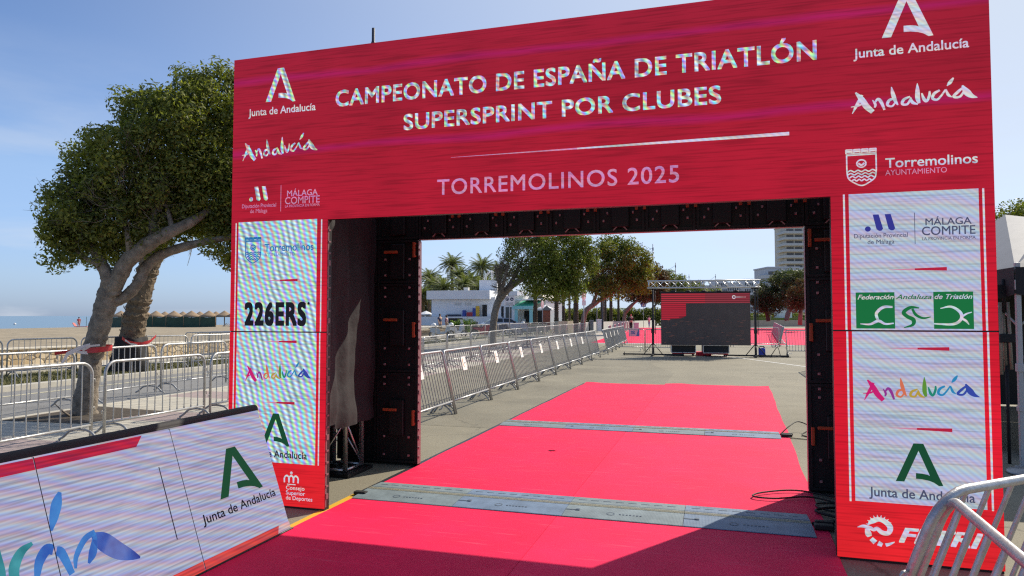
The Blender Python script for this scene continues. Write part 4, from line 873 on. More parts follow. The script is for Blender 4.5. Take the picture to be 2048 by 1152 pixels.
MB().lathe([(0,.0),(.26,.0),(.265,.02),(.25,.035),(.06,.05),(.05,.12),(.0,.12)], 28).build('plate', M['galv_dark'], sb)
ss = thing('speaker_stand', 'folded black and tan tripod stand leaning beside the tent leg', 'stand', (6.32,3.85,0))
g = MB()
for k, (dx, dy) in enumerate(((0,0),(.05,.03),(.09,-.02))): g.tube([(dx,dy,1.0+.03*k),(dx*.8,dy,1.82)], .017, 8)
g.tube([(-.13,0,1.25),(-.06,0,2.0)], .015, 8); g.build('legs', mat('tan tube', (.34,.29,.21), .5), ss)
MB().bevbox(-.02,.15,-.04,.06,1.36,1.46,.01).bevbox(-.06,.1,-.03,.05,1.86,2.02,.01).tube([(.04,0,1.7),(.04,0,2.08)], .02, 8).tube([(.05,0,0.0),(.05,0,1.1)],.018,8).build('clamp', M['dark'], ss)
dk = thing('equipment_rack', 'dark equipment rack with grey shelves inside the black tent', 'rack', (7.05,4.3,0))
g = MB(); [g.bevbox(-.3,.5,-.25,.25,z,z+.04,.006) for z in (.35,.75,1.15)]; g.build('shelf', M['grey'], dk)
g = MB(); [g.bevbox(x-.02,x+.02,y-.02,y+.02,0,1.3,.004) for x in (-.28,.48) for y in (-.23,.23)]; g.build('post', M['black_metal'], dk)
g = MB(); [g.bevbox(-.22,.3,-.2,.2,z,z+.2,.01) for z in (.395,.795)]; g.build('device', M['dark'], dk)
kb = thing('curved_plate', 'pale curved steel plate standing behind the foreground barrier corner', 'plate', (5.15,-.75,0), R(20))
V = []
for k in range(13):
    a = R(-20+k*11.5); V += [(.24*math.cos(a), -.12, .55+.42*math.sin(a)*.9), (.24*math.cos(a), .0, .55+.42*math.sin(a)*.9)]
MB().add(V, [(2*k,2*k+1,2*k+3,2*k+2) for k in range(12)], True).tube([(.2,-.06,0),(.22,-.06,.6)], .02, 8).build('plate', M['galv'], kb)

# ------------------------------------------------------------------ small LED screen on its stage truss
SA = Vector((1.07,23.7,0)); SB = Vector((4.59,24.05,0)); sd = (SB-SA); SL = sd.length; SRZ = math.atan2(sd.y, sd.x)
M['led_off'] = mat('unlit grey LED face', (.095,.068,.057), .6, 0, .15, 3)
sc_ = thing('led_screen', 'grey half lit LED screen with a red banner standing beyond the carpet', 'LED screen', SA, SRZ)
H0, H1 = .47, 2.60
MB().box(0, SL, 0, .09, H0, H1).build('screen_face', M['led_off'], sc_)
M['led_band'] = glow('lit red rows', S(172,36,54)); M['led_band2'] = glow('dim lit red rows', S(120,36,50))
rows = MB(); rows2 = MB(); rows3 = MB(); z = H1-.02; MB().box(.02, SL-.02, -.003, -.0005, H1-.41, H1-.005).build('red_field', glow('dim red field', S(92,32,40)), sc_); MB().add([(.02,-.002,1.50),(SL*.22,-.002,1.56),(SL*.285,-.002,1.66),(SL*.285,-.002,H1-.4105),(.02,-.002,H1-.4105)],[(0,1,2,3,4)]).build('red_field', glow('red field', S(118,28,42)), sc_)
while z > 1.53:
    f_ = (H1-z)/(H1-H0); xe = SL-.02 if f_ < .185 else SL*.285 if z > 1.70 else SL*max(.05,.285-(1.70-z)*1.2)
    (rows if f_ >= .185 else rows3).box(.02, min(xe, SL*.5), -.007, -.0035, z-.045, z)
    if xe > SL*.5: rows2.box(SL*.5001, xe, -.007, -.0035, z-.045, z)
    z -= .086
rows3.build('red_rows', glow('bright lit red rows', S(172,46,60)), sc_)
rows.build('red_rows', M['led_band'], sc_); rows2.build('red_rows', glow('fading lit red rows', S(140,52,64)), sc_)
sp_ = MB(); rr_ = random.Random(5)
for k in range(46):
    x = rr_.uniform(.1,SL-.3); z = rr_.uniform(H0+.05,1.5); sp_.box(x, x+rr_.uniform(.03,.22), -.004, -.001, z, z+.012)
sp_.build('stray_rows', glow('faint stray rows', S(96,66,62)), sc_)
lg = MB(); pl_ = lambda u, v: (u, -.009, v)
ribbon(lg, pl_, [(SL*.82+.055*math.cos(a_*math.pi/8), 2.43+.06*math.sin(a_*math.pi/8), .03) for a_ in range(17)]); dash(lg, pl_, SL*.845, SL*.895, 2.43, .022, .022); [dash(lg, pl_, SL*(.90+.014*k), SL*(.907+.014*k), 2.43, .02, .02) for k in range(4)]; dash(lg, pl_, SL*.80, SL*.815, 2.43,.02,.02)
lg.build('emblem', M['ink_pale'], sc_)
g = MB(); g.bevbox(-.02, SL+.02, .0, .12, H1, H1+.07, .01)
for x in (.5,1.1,1.75,2.35,3.0): g.lathe([(0,.06),(.10,.04),(.12,0)], 12, (x,.05,H1+.06))
g.build('top_pad', M['dark'], sc_)
ts = thing('stage_truss', 'silver truss beam on two black wind up stands around the LED screen', 'truss', (0,0,0))
A_ = Vector((.72,23.95,0)); B_v = Vector((4.78,24.15,0)); dd = (B_v-A_).normalized(); nn_ = Vector((-dd.y, dd.x, 0))
g = MB(); zb, zt = 2.83, 3.12; a0 = A_-dd*.22; L_ = (B_v-A_).length+.42
for off, z in ((-.14,zb),(.14,zb),(-.14,zt),(.14,zt)): g.tube([a0+nn_*off+Vector((0,0,z)), a0+dd*L_+nn_*off+Vector((0,0,z))], .024, 8)
k = 0; x = .1
while x < L_-.3:
    for off in (-.14,.14):
        p0 = a0+dd*x+nn_*off; p1 = a0+dd*(x+.29)+nn_*off
        g.tube([p0+Vector((0,0,zb)), p1+Vector((0,0,zt))], .011, 6); g.tube([p0+Vector((0,0,zt)), p1+Vector((0,0,zb))], .011, 6)
    x += .29; k += 1
for x in (.06, L_/2, L_-.06):
    for off in (-.14,.14): p0 = a0+dd*x+nn_*off; g.tube([p0+Vector((0,0,zb)), p0+Vector((0,0,zt))], .02, 7)
g.build('beam', M['alu'], ts)
for q, nm in ((A_,'l'),(B_v,'r')):
    g = MB().bevbox(q.x-.045,q.x+.045,q.y-.045,q.y+.045,.05,1.75,.01).bevbox(q.x-.03,q.x+.03,q.y-.03,q.y+.03,1.75,2.84,.008).tube([(q.x+.10,q.y,.9),(q.x+.10,q.y,2.84)],.014,6).bevbox(q.x-.16,q.x+.16,q.y-.03,q.y+.03,2.76,2.81,.005).bevbox(q.x-.07,q.x+.07,q.y-.1,q.y-.04,.95,1.12,.01).build('mast', M['black_metal'], ts)
    g = MB().bevbox(q.x-1.25,q.x+1.25,q.y-.035,q.y+.035,.03,.09,.008)
    for s_ in (-1,1): g.tube([(q.x,q.y,.55),(q.x+s_*.38,q.y,.07)], .018, 6); g.tube([(q.x,q.y,.55),(q.x,q.y+s_*.38,.07)], .018, 6); g.tube([(q.x+s_*1.2,q.y,0),(q.x+s_*1.2,q.y,.16)], .016, 6); g.bevbox(q.x-.035,q.x+.035,q.y+s_*.05,q.y+s_*.6,.03,.08,.006)
    g.build('base', M['black_metal'], ts)
def flight_case(px0, px1, label):
    p0 = at(px0, 711); p1 = at(px1, 711); w2 = (p1-p0).length; o = thing('flight_case', label, 'flight case', (p0.x, 23.95, 0), R(6), 'flight cases under the LED screen')
    MB().bevbox(.02,w2-.02,.02,.68,.16,.455,.012).build('shell', M['dark'], o)
    g = MB()
    for y in (0.01,.69):
        for z in (.15,.455): g.bevbox(0,w2,y-.014,y+.014,z-.014,z+.014,.004)
        for x in (.01,w2-.01): g.bevbox(x-.014,x+.014,y-.014,y+.014,.15,.455,.004)
    g.build('edge_trim', M['alu'], o)
    MB().bevbox(.04,w2-.04,.04,.66,.085,.137,.006).build('base_board', mat('red painted board', (.5,.02,.03), .6), o)
    for x in (.1,w2-.1):
        for y in (.12,.58): MB().tube([(x-.02,y,.04),(x+.02,y,.04)], .04, 12).box(x-.03,x+.03,y-.03,y+.03,.06,.086).build('castor', M['dark'], o)
flight_case(1344, 1391, 'left black flight case with silver edges under the LED screen'); flight_case(1407, 1456, 'right black flight case with silver edges under the LED screen')
tag(MB().bevbox(0,.62,0,.5,.0,.16,.02).build('red_mat_roll', mat('red folded mat', (.6,.02,.06), .7), None, (at(1391,711).x+.02, 24.5, 0)), 'red folded mat between the two black flight cases', 'mat')
jc = thing('jerry_can', 'blue plastic jerry can beside the right screen stand', 'jerry can', (at(1521,711).x, 24.5, 0))
MB().bevbox(-.13,.13,-.1,.1,0,.36,.03).build('body', mat('blue plastic', (.03,.06,.45), .4), jc); MB().tube([(-.1,0,.36),(-.08,0,.42),(.08,0,.42),(.1,0,.36)], .02, 7).tube([(.08,0,.36),(.1,0,.4)],.03,8).build('handle', M['dark'], jc)
cable([(5.0,24.2,.02),(5.35,24.6,.02),(5.6,24.2,.4),(5.75,24.2,.02),(6.1,24.3,.02),(5.3,23.9,.03),(4.9,24.0,.02)], .014, 'tangle of black cable beside the right screen stand')
structure(MB().add([(2.2,27.5,.004),(8.0,14.6,.004),(8.1,14.66,.004),(2.3,27.56,.004)],[(0,1,2,3)]).build('road_marking', mat('worn white ground paint', (.62,.61,.57), .8, 0, .15, 6)))
cp = carpet('carpet_strip', lambda y: -4.2-.06*(y-37), lambda y: 14+.02*(y-37), 36.8, 92, M['carpet_b'], 'far pink carpet spread over the course behind the LED screen', 30, 10)
structure(MB().add([(-4.2,36.2,.004),(7.5,36.2,.004),(7.5,36.75,.004),(-4.2,36.75,.004)],[(0,1,2,3)]).build('road_marking', mat('pale blue ground sheet', (.45,.55,.56), .7)))
# ------------------------------------------------------------------ trees
def pt(px, py, d): return Vector(CAM + ray(px, py)*d)
def leaf_mat(name, dark, light, tr=.25):
    m, n, l, p = newmat(name); a = n.new('ShaderNodeAttribute'); a.attribute_name = 'tint'
    r = n.new('ShaderNodeValToRGB'); r.color_ramp.elements[0].color = dark+(1,); r.color_ramp.elements[1].color = light+(1,); l.new(a.outputs['Fac'], r.inputs['Fac'])
    l.new(r.outputs['Color'], p.inputs['Base Color']); p.inputs['Roughness'].default_value = .55; p.inputs['Specular IOR Level'].default_value = .22
    t = n.new('ShaderNodeBsdfTranslucent'); l.new(mixrgb(n, l, 1.0, r.outputs['Color'], (2.1,2.3,0.8,1), 'MULTIPLY'), t.inputs['Color'])
    mx = n.new('ShaderNodeMixShader'); mx.inputs[0].default_value = tr; l.new(p.outputs[0], mx.inputs[1]); l.new(t.outputs[0], mx.inputs[2]); l.new(mx.outputs[0], n['Material Output'].inputs['Surface']); return m
M['leaf'] = leaf_mat('ficus leaves', (.055,.072,.024), (.26,.265,.055), .32); M['leaf_far'] = leaf_mat('ficus leaves, sunlit', (.040,.056,.014), (.24,.27,.042), .22); M['leaf_brown'] = leaf_mat('browning ficus leaves', (.045,.036,.017), (.17,.115,.045), .18); M['leaf_grey'] = leaf_mat('grey green leaves', (.03,.042,.022), (.095,.115,.05))
M['frond'] = leaf_mat('palm fronds', (.06,.078,.035), (.19,.205,.10)); M['frond_dry'] = leaf_mat('dry palm fronds', (.10,.075,.035), (.24,.18,.09))
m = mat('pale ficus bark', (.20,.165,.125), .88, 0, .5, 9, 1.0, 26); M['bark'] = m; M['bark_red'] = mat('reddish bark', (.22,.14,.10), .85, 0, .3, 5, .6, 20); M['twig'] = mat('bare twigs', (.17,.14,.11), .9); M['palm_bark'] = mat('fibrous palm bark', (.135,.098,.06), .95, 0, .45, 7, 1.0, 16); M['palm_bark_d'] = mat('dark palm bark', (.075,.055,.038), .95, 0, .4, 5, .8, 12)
def leaf_mesh(name, clumps, n_tot, size, mt, seed, flat=.35):
    g = np.random.default_rng(seed); C = np.array([c[:3] for c in clumps]); Rr = np.array([c[3] for c in clumps]); w_ = Rr**2; w_ = w_/w_.sum()
    idx = g.choice(len(clumps), n_tot, p=w_); d = g.normal(size=(n_tot,3)); d /= np.linalg.norm(d, axis=1)[:,None]
    rr_ = Rr[idx]*(0.45+0.62*g.random(n_tot)**.55); P = C[idx]+d*rr_[:,None]*np.array([1,1,.88])
    nrm = d*.8+g.normal(size=(n_tot,3))*.55+np.array([0,0,flat]); nrm /= np.linalg.norm(nrm, axis=1)[:,None]
    a = np.cross(nrm, g.normal(size=(n_tot,3))); a /= np.linalg.norm(a, axis=1)[:,None]+1e-9; b = np.cross(nrm, a)
    s_ = size*g.uniform(.6,1.25,n_tot)[:,None]
    V = np.stack([P-a*s_, P+b*s_*.45+nrm*s_*.12, P+a*s_, P-b*s_*.45+nrm*s_*.12], 1).reshape(-1,3)
    me = bpy.data.meshes.new(name); me.vertices.add(len(V)); me.vertices.foreach_set('co', V.ravel()); me.loops.add(len(V)); me.loops.foreach_set('vertex_index', np.arange(len(V), dtype=np.int32))
    me.polygons.add(n_tot); me.polygons.foreach_set('loop_start', np.arange(0,len(V),4,dtype=np.int32)); me.polygons.foreach_set('loop_total', np.full(n_tot,4,dtype=np.int32))
    at_ = me.attributes.new('tint', 'FLOAT', 'FACE'); ct = g.uniform(-.25,.25,len(clumps))
    at_.data.foreach_set('value', np.clip(.42+ct[idx]+g.normal(0,.22,n_tot),0,1).astype(np.float32))
    me.materials.append(mt); me.update(calc_edges=True); return me
def sub_clumps(ell, rs, dens, seed, zmin=None):
    """small leafy clumps spread over big ellipsoids (centre, radii), kept where they are near the outer surface of the union"""
    g = np.random.default_rng(seed); out = []
    for (c, r_) in ell:
        c = np.array(c); r_ = np.array(r_); area = 4*math.pi*((r_[0]*r_[1])**1.6+(r_[0]*r_[2])**1.6+(r_[1]*r_[2])**1.6)**(1/1.6)/3**(1/1.6); k = int(dens*area/(rs*rs))
        for _ in range(k):
            d = g.normal(size=3); d /= np.linalg.norm(d); f_ = (g.uniform(.78,1.0) if g.random() < .86 else g.uniform(1.0,1.08)) if g.random() < .8 else g.uniform(.35,.8); p = c+d*r_*f_
            inside = sum(1 for (c2, r2) in ell if np.sum(((p-np.array(c2))/np.array(r2))**2) < .55)
            if inside > 1 and g.random() < .75: continue
            if zmin is not None and p[2] < zmin(p): continue
            out.append((p[0],p[1],p[2], rs*g.uniform(.65,1.25)))
    return out
def bark_knots(g, P, seed, n_):
    """burrs and pruning scars standing off the limb"""
    rg = random.Random(seed)
    if len(P) < 5: return
    for _ in range(n_):
        q = P[rg.randrange(1, max(2, len(P)-2))]; c = Vector(q[:3]); d = Vector((rg.gauss(0,1), rg.gauss(0,1), rg.gauss(0,.4))).normalized(); r_ = q[3]
        if r_ < .03: continue
        w_ = r_*rg.uniform(.22,.42); g.tube([c+d*r_*.55, c+d*r_*.92, c+d*(r_+w_*.35), c+d*(r_+w_*.42)], [w_*1.7, w_*1.25, w_*.75, w_*.2], 10)
def ficus(label, trunk, limbs, ell, leaves, size, rs, dens, seed, mt='leaf_far', bark='bark', twigs=None, group=None, name='ficus_tree', cat='tree'):
    b0 = Vector(trunk[0][0]); o = thing(name, label, cat, (b0.x,b0.y,0), 0, group); off = Vector((b0.x,b0.y,0))
    L = lambda p: Vector(p)-off
    g = MB(); P = cat_rom([tuple(L(p))+(r_,) for p, r_ in trunk], 9); g.tube([tuple(q[:3]) for q in P], [q[3]*(1+.045*math.sin(i*.9+seed)+.03*math.sin(i*2.3)) for i, q in enumerate(P)], 18); bark_knots(g, P, seed, 16); tr_ = g.build('trunk', M[bark], o)
    for lm in limbs:
        g = MB(); P = cat_rom([tuple(L(p))+(r_,) for p, r_ in lm], 7); g.tube([tuple(q[:3]) for q in P], [max(.006,q[3]*(1+.05*math.sin(i*1.1+seed)+.04*math.sin(i*2.7))) for i, q in enumerate(P)], 12); bark_knots(g, P[:len(P)//2], seed, 5); g.build('limb', M[bark], tr_)
    E_ = [((L(c)), r_) for c, r_ in ell]; cl = sub_clumps(E_, rs, dens, seed)
    shared('crown', leaf_mesh('crown', cl, leaves, size, M[mt], seed+1), o)
    if twigs:
        g = MB(); rg = random.Random(seed)
        for (c, r_, n_) in twigs:                      # bare twigs: thin, kinked, forked once
            c = L(c); thick = .0035 if n_ > 100 and r_[0] > 1 or r_[0] < .95 and size < .06 else .010
            for _ in range(n_):
                d = Vector((rg.gauss(0,1), rg.gauss(0,1), rg.gauss(.45,1))).normalized(); a = c+Vector((d.x*r_[0],d.y*r_[1],d.z*r_[2]))*rg.uniform(.15,.6); ln = rg.uniform(.35,.75)*r_[0]
                P = [a]
                for k in range(3): d = (d+Vector((rg.gauss(0,.28),rg.gauss(0,.28),rg.gauss(.12,.25)))).normalized(); P.append(P[-1]+d*ln/3)
                g.tube(P, [thick*1.3,thick,thick*.7,thick*.35], 4, False)
                d2 = (d+Vector((rg.gauss(0,.6),rg.gauss(0,.6),rg.gauss(.2,.5)))).normalized(); g.tube([P[1],P[1]+d2*ln*.3,P[1]+d2*ln*.5+Vector((0,0,.03))], [thick*.8,thick*.6,thick*.3], 4, False)
        g.build('twigs', M['twig'], o)
    return o
def ellp(px, py, d, rx, rz, rd): s_ = d/FPX; return (tuple(pt(px,py,d)), (max(rx*s_,rd)*1.0 if False else rx*s_, rd, rz*s_))
D0 = 11.55
big_ell = [ellp(196,432,11.6,80,76,.9), ellp(290,345,11.9,104,102,1.1), ellp(395,280,12.2,92,98,1.2), ellp(268,425,11.8,94,80,.85), ellp(430,392,12.4,90,76,1.0), ellp(540,310,12.8,125,125,1.3), ellp(560,420,12.6,115,88,1.1),
 ellp(285,226,12.1,34,28,.5), ellp(345,225,12.2,44,36,.6), ellp(425,198,12.3,50,42,.65), ellp(184,355,11.7,36,38,.5), ellp(222,288,11.8,34,32,.5), ellp(142,425,11.5,36,46,.5), ellp(128,478,11.4,30,32,.4), ellp(180,500,11.6,62,32,.5), ellp(330,425,12.2,96,54,.8), ellp(470,485,12.2,44,46,.6), ellp(158,312,11.7,15,17,.25), ellp(104,516,11.3,18,13,.25), ellp(262,194,12.1,15,14,.25), ellp(390,160,12.3,26,18,.35), ellp(450,152,12.3,24,18,.32), ellp(100,385,11.5,12,14,.2)]
ficus('large leaning ficus tree with a pale trunk and wide crown by the barriers',
    [(pt(164,850,D0),.27),(pt(166,830,D0),.205),(pt(177,760,D0),.168),(pt(187,700,D0),.165),(pt(203,640,D0),.163),(pt(213,600,D0),.165),(pt(219,565,D0),.13)],
    [[(pt(216,590,D0),.13),(pt(234,562,D0-.05),.135),(pt(254,524,D0-.1),.13),(pt(289,493,D0-.1),.125),(pt(332,468,D0-.1),.105),(pt(392,438,D0+.1),.075),(pt(440,400,D0+.5),.03)],
     [(pt(208,622,D0),.10),(pt(224,606,D0+.05),.105),(pt(254,590,D0+.1),.095),(pt(277,565,D0+.1),.09),(pt(292,534,D0+.15),.09),(pt(326,508,D0+.2),.085),(pt(390,488,D0+.2),.07),(pt(460,474,D0+.3),.05),(pt(560,450,D0+.5),.03)],
     [(pt(228,590,D0),.13),(pt(214,550,D0-.1),.11),(pt(196,515,D0-.1),.08),(pt(172,470,D0),.045),(pt(150,400,D0+.1),.012)],
     [(pt(200,530,D0-.2),.06),(pt(170,515,D0-.2),.035),(pt(140,490,D0-.2),.012)],
     [(pt(300,490,D0),.09),(pt(310,430,D0),.07),(pt(330,360,D0+.1),.05),(pt(345,280,D0+.3),.02)],
     [(pt(262,525,D0-.1),.07),(pt(255,470,D0-.2),.045),(pt(240,420,D0),.03),(pt(225,370,D0+.1),.01)],
     [(pt(345,462,D0-.1),.05),(pt(335,420,D0),.03),(pt(318,380,D0+.1),.01)]],
    big_ell, 112000, .041, .20, .66, 21, 'leaf', 'bark', [(pt(170,430,11.4),(.8,.8,.85),90),(pt(250,410,11.3),(.8,.8,.8),110),(pt(320,440,11.6),(.6,.6,.4),50),(pt(280,340,11.5),(.9,1.0,.9),70),(pt(140,490,11.4),(.5,.4,.35),30)])
def s2(d, base, trunk_px, limbs_px, ell_px, **k):
    return dict(trunk=[(pt(x,y,d),r_) for x,y,r_ in trunk_px], limbs=[[(pt(x,y,d+dd),r_) for x,y,dd,r_ in lm] for lm in limbs_px], ell=[ellp(x,y,d+dd,rx,rz,rd) for x,y,dd,rx,rz,rd in ell_px])
GT = 'ficus trees along the pavement'
a = s2(39, 0, [(984,694,.24),(986,660,.205),(990,625,.20),(998,598,.20)], [[(998,600,0,.20),(1015,580,0,.18),(1040,560,0,.16),(1080,540,.3,.1),(1120,520,.5,.05)],[(995,606,0,.15),(1000,580,0,.12),(996,555,-.3,.1),(990,530,-.4,.05)],[(1010,585,0,.18),(1028,555,.2,.12),(1045,520,.3,.06)],[(1000,592,0,.14),(1010,555,-.5,.09),(1018,520,-.6,.04)]],
    [(1062,515,0,52,48,1.5),(1120,510,.3,56,50,1.7),(1150,545,.3,40,46,1.4),(1085,560,0,50,34,1.4),(1120,575,.4,42,24,1.2),(1040,480,.2,24,18,.8),(1085,478,.4,34,22,1),(1140,488,.4,36,26,1),(1165,515,.4,24,26,.8)])
ficus('half bare ficus tree with a twisted trunk, nearest tree seen through the arch', a['trunk'], a['limbs'], a['ell'], 30000, .085, .42, .5, 31, 'leaf_far', 'bark', [(pt(1008,548,38.6),(.75,.9,1.3),330),(pt(1000,575,38.6),(.55,.6,.8),120),(pt(1045,520,38),(1.3,1,1.2),140)], GT)
a = s2(62, 0, [(1163,668,.28),(1166,645,.24),(1172,622,.23),(1186,610,.22)], [[(1186,611,0,.2),(1200,600,0,.18),(1222,588,0,.15),(1245,570,.4,.1)],[(1184,612,0,.18),(1192,590,0,.14),(1200,565,0,.12),(1210,530,0,.06)]],
    [(1215,528,0,40,46,1.8),(1252,520,.4,42,42,1.9),(1284,552,.4,28,36,1.4),(1232,568,0,52,26,1.6),(1205,560,-.3,36,34,1.5),(1228,494,.3,26,20,1),(1272,520,.5,30,28,1.2)])
ficus('second ficus behind the half bare one, reddish limb reaching right', a['trunk'], a['limbs'], a['ell'], 24000, .12, .55, .5, 41, 'leaf_far', 'bark_red', [(pt(1200,560,61),(1.6,1,1.4),50)], GT)
a = s2(95, 0, [(1247,660,.3),(1248,640,.27),(1251,622,.25)], [[(1251,624,0,.3),(1262,612,0,.24),(1280,595,0,.14)]], [(1290,562,0,30,32,1.8),(1310,560,.3,24,32,1.6),(1268,582,0,30,20,1.6),(1295,590,.2,36,14,1.4),(1322,575,.2,16,24,1.2)])
ficus('third ficus with a browning crown, just left of the LED screen', a['trunk'], a['limbs'], a['ell'], 15000, .16, .7, .5, 51, 'leaf_brown', 'bark_red', None, GT)
a = s2(124, 0, [(1300,650,.35),(1302,630,.3),(1308,612,.28)], [[(1308,613,0,.2),(1325,595,0,.1)]], [(1342,572,0,26,28,1.9),(1325,590,0,28,14,1.8),(1362,582,.4,18,22,1.7)])
ficus('fourth ficus rising over the left end of the silver truss', a['trunk'], a['limbs'], a['ell'], 9000, .2, .85, .5, 61, 'leaf_far', 'bark', None, GT)
a = s2(165, 0, [(1372,648,.35),(1372,620,.3)], [], [(1390,582,0,26,20,2.4),(1420,590,2,20,14,2.2),(1372,590,0,16,16,2)])
ficus('small far ficus behind the middle of the silver truss', a['trunk'], a['limbs'], a['ell'], 6000, .26, 1.1, .5, 71, 'leaf_far', 'bark', None, GT)
a = s2(88, 0, [(1537,642,.26),(1533,625,.22),(1527,605,.18)], [], [(1545,590,0,36,34,2),(1575,572,.5,34,30,2),(1522,604,0,20,18,1.3)])
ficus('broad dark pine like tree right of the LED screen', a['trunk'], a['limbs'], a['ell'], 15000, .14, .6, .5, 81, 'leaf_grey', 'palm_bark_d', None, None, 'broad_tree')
a = s2(84, 0, [(1573,640,.3),(1578,622,.26),(1592,608,.22)], [[(1592,609,0,.2),(1608,600,0,.14)]], [(1600,575,0,34,32,2),(1620,595,0,28,26,1.6),(1588,600,-.4,20,16,1.2)])
ficus('tree with a leaning trunk at the inner right pillar edge', a['trunk'], a['limbs'], a['ell'], 13000, .14, .6, .5, 91, 'leaf_grey', 'bark', None, None, 'broad_tree')
a = s2(72, 0, [(1600,650,.22),(1602,610,.18)], [], [(1602,586,0,22,26,1.2),(1592,600,0,16,18,.8)])
ficus('brownish small tree at the inner right pillar edge', a['trunk'], a['limbs'], a['ell'], 7000, .11, .5, .5, 95, 'leaf_brown', 'bark_red', None, None, 'broad_tree')
a = s2(42, 0, [(2090,690,.3),(2080,560,.25),(2070,500,.2)], [], [(2050,452,0,70,48,2),(2110,440,0,70,60,2),(2020,470,0,36,34,1.2)])
ficus('green tree behind the tent roof at the right photo edge', a['trunk'], a['limbs'], a['ell'], 16000, .10, .5, .5, 97, 'leaf_far', 'bark', None, None, 'broad_tree')

# palms
def frond_mesh(name, L, n_, mt, seed, droop=1.0, w_=.62):
    g = random.Random(seed); b = MB(); cols = []
    P = []
    for k in range(13):
        t = k/12; P.append(Vector((L*(t*.92-.12*t*t*droop), 0, L*(.34*t-.62*t*t*droop))))
    b.tube(P, [.035*(1-.85*k/12) for k in range(13)], 4, False)
    for k in range(n_):
        t = .12+.88*k/n_; q = t*12; i = min(11,int(q)); p = P[i].lerp(P[i+1], q-i); d = (P[i+1]-P[i]).normalized(); ll = w_*math.sin(math.pi*(.12+.83*t))**.7*(L/2.6)
        for s_ in (-1,1):
            tip = p+d*ll*.75+Vector((0,s_*ll*.62,0))+Vector((0,0,-ll*.28*g.uniform(.6,1.4))); u = d.cross(Vector((0,s_,0))); wv = d*.026*(L/2.6)
            b.add([p-wv, p+wv, tip], [(0,1,2)])
    me = b.mesh(name, mt); at_ = me.attributes.new('tint','FLOAT','FACE'); at_.data.foreach_set('value', [min(1,max(0,g.gauss(.5,.22))) for _ in me.polygons]); return me
FR = [frond_mesh('frond', 2.9, 44, M['frond'], 3, .55), frond_mesh('frond', 2.7, 44, M['frond'], 4, .95)]; FRD = frond_mesh('frond', 2.3, 26, M['frond_dry'], 5, 1.7)
def palm_trunk(h, r0, r1, lean, rings, seed, mt):
    g = random.Random(seed); pts = []; rs = []
    for k in range(rings+1):
        t = k/rings; pts.append(Vector((lean[0]*t*t*h, lean[1]*t*t*h, h*t))); rr_ = r0+(r1-r0)*t; rs.append(rr_*(1.07 if k % 2 else .95)*g.uniform(.93,1.07))
    b = MB(); b.tube(pts, rs, 16, smooth=False)
    for k in range(1, rings):                     # old leaf bases: short scales standing off the trunk in a spiral
        for q in range(9):
            a = 2*math.pi*q/9+k*.35; c_, s_ = math.cos(a), math.sin(a); p_ = pts[k]; rr_ = rs[k]*.93; hh = (h/rings)*g.uniform(.7,1.5); w_ = rr_*.30; out = rr_*g.uniform(.06,.22)
            A = p_+Vector((c_*rr_-s_*w_, s_*rr_+c_*w_, -hh*.4)); B = p_+Vector((c_*rr_+s_*w_, s_*rr_-c_*w_, -hh*.4)); T_ = p_+Vector((c_*(rr_+out), s_*(rr_+out), hh*.6)); U_ = p_+Vector((c_*(rr_+out*1.25), s_*(rr_+out*1.25), hh*.2))
            b.add([A,U_,T_,B],[(0,1,2),(1,3,2),(0,3,1)], False)
    return b.build('trunk', mt)
def palm(label, loc, h, r0, r1, lean=(0,0), fr=30, sc=1.0, seed=1, group=None, mt='palm_bark', dry=8):
    o = thing('palm_tree', label, 'palm tree', loc, 0, group); g = random.Random(seed); tr_ = palm_trunk(h, r0, r1, lean, int(h/.11), seed, M[mt]); tr_.parent = o
    top = Vector((lean[0]*h, lean[1]*h, h-.05)); ga = 2.399
    for k in range(fr):
        el = R(78-115*(k/fr)**.9); a = k*ga+g.uniform(-.2,.2); f_ = shared('frond', FRD if k >= fr-dry else FR[k % 2], o); f_.location = top; f_.rotation_euler = Euler((0, -el*.8+R(8), a)); s_ = sc*g.uniform(.85,1.1); f_.scale = (s_,s_,s_)
    return o
pm = palm('thick palm trunk with scaly bark standing behind the leaning ficus trunk', deep(262,20.6,0), 4.9, .36, .25, (.24,.07), 26, .72, 5, None, 'palm_bark', 5)
GP = 'palms behind the white restaurant'
for i, (px, py, d, h, sc) in enumerate(((905,530,128,0,1.0),(964,536,122,0,1.05),(868,572,118,0,.95),(930,572,112,0,1.0),(888,578,106,0,.9),(958,580,106,0,.9),(1000,548,125,0,1.0),(846,590,112,0,.9),(918,552,120,0,.9),(944,566,116,0,.95),(978,572,118,0,.9),(858,556,132,0,.95))):
    p = deep(px, d); hh = hz(py, d)
    palm(['tall palm standing highest above the white restaurant roof, left','tall palm above the white restaurant roof, right of the tallest','palm at the far left over the restaurant, beside the black arch wall','lower palm between the two tall palms over the restaurant','short palm in front over the left of the restaurant roof','short palm with dry fronds beside the white roof block','palm peeping behind the half bare ficus','low palm cut by the black arch wall left of the restaurant','palm crown directly below and right of the tallest palm','palm crown between chimney and white roof block','palm crown behind the arched roof frame','palm crown at upper left beside the black arch wall'][i], (p.x,p.y,0), hh, .3, .22, ((i%3-1)*.012,0), 58, sc*1.22, 20+i, GP, 'palm_bark', 10)
GQ = 'dark palm trunks under the ficus row'
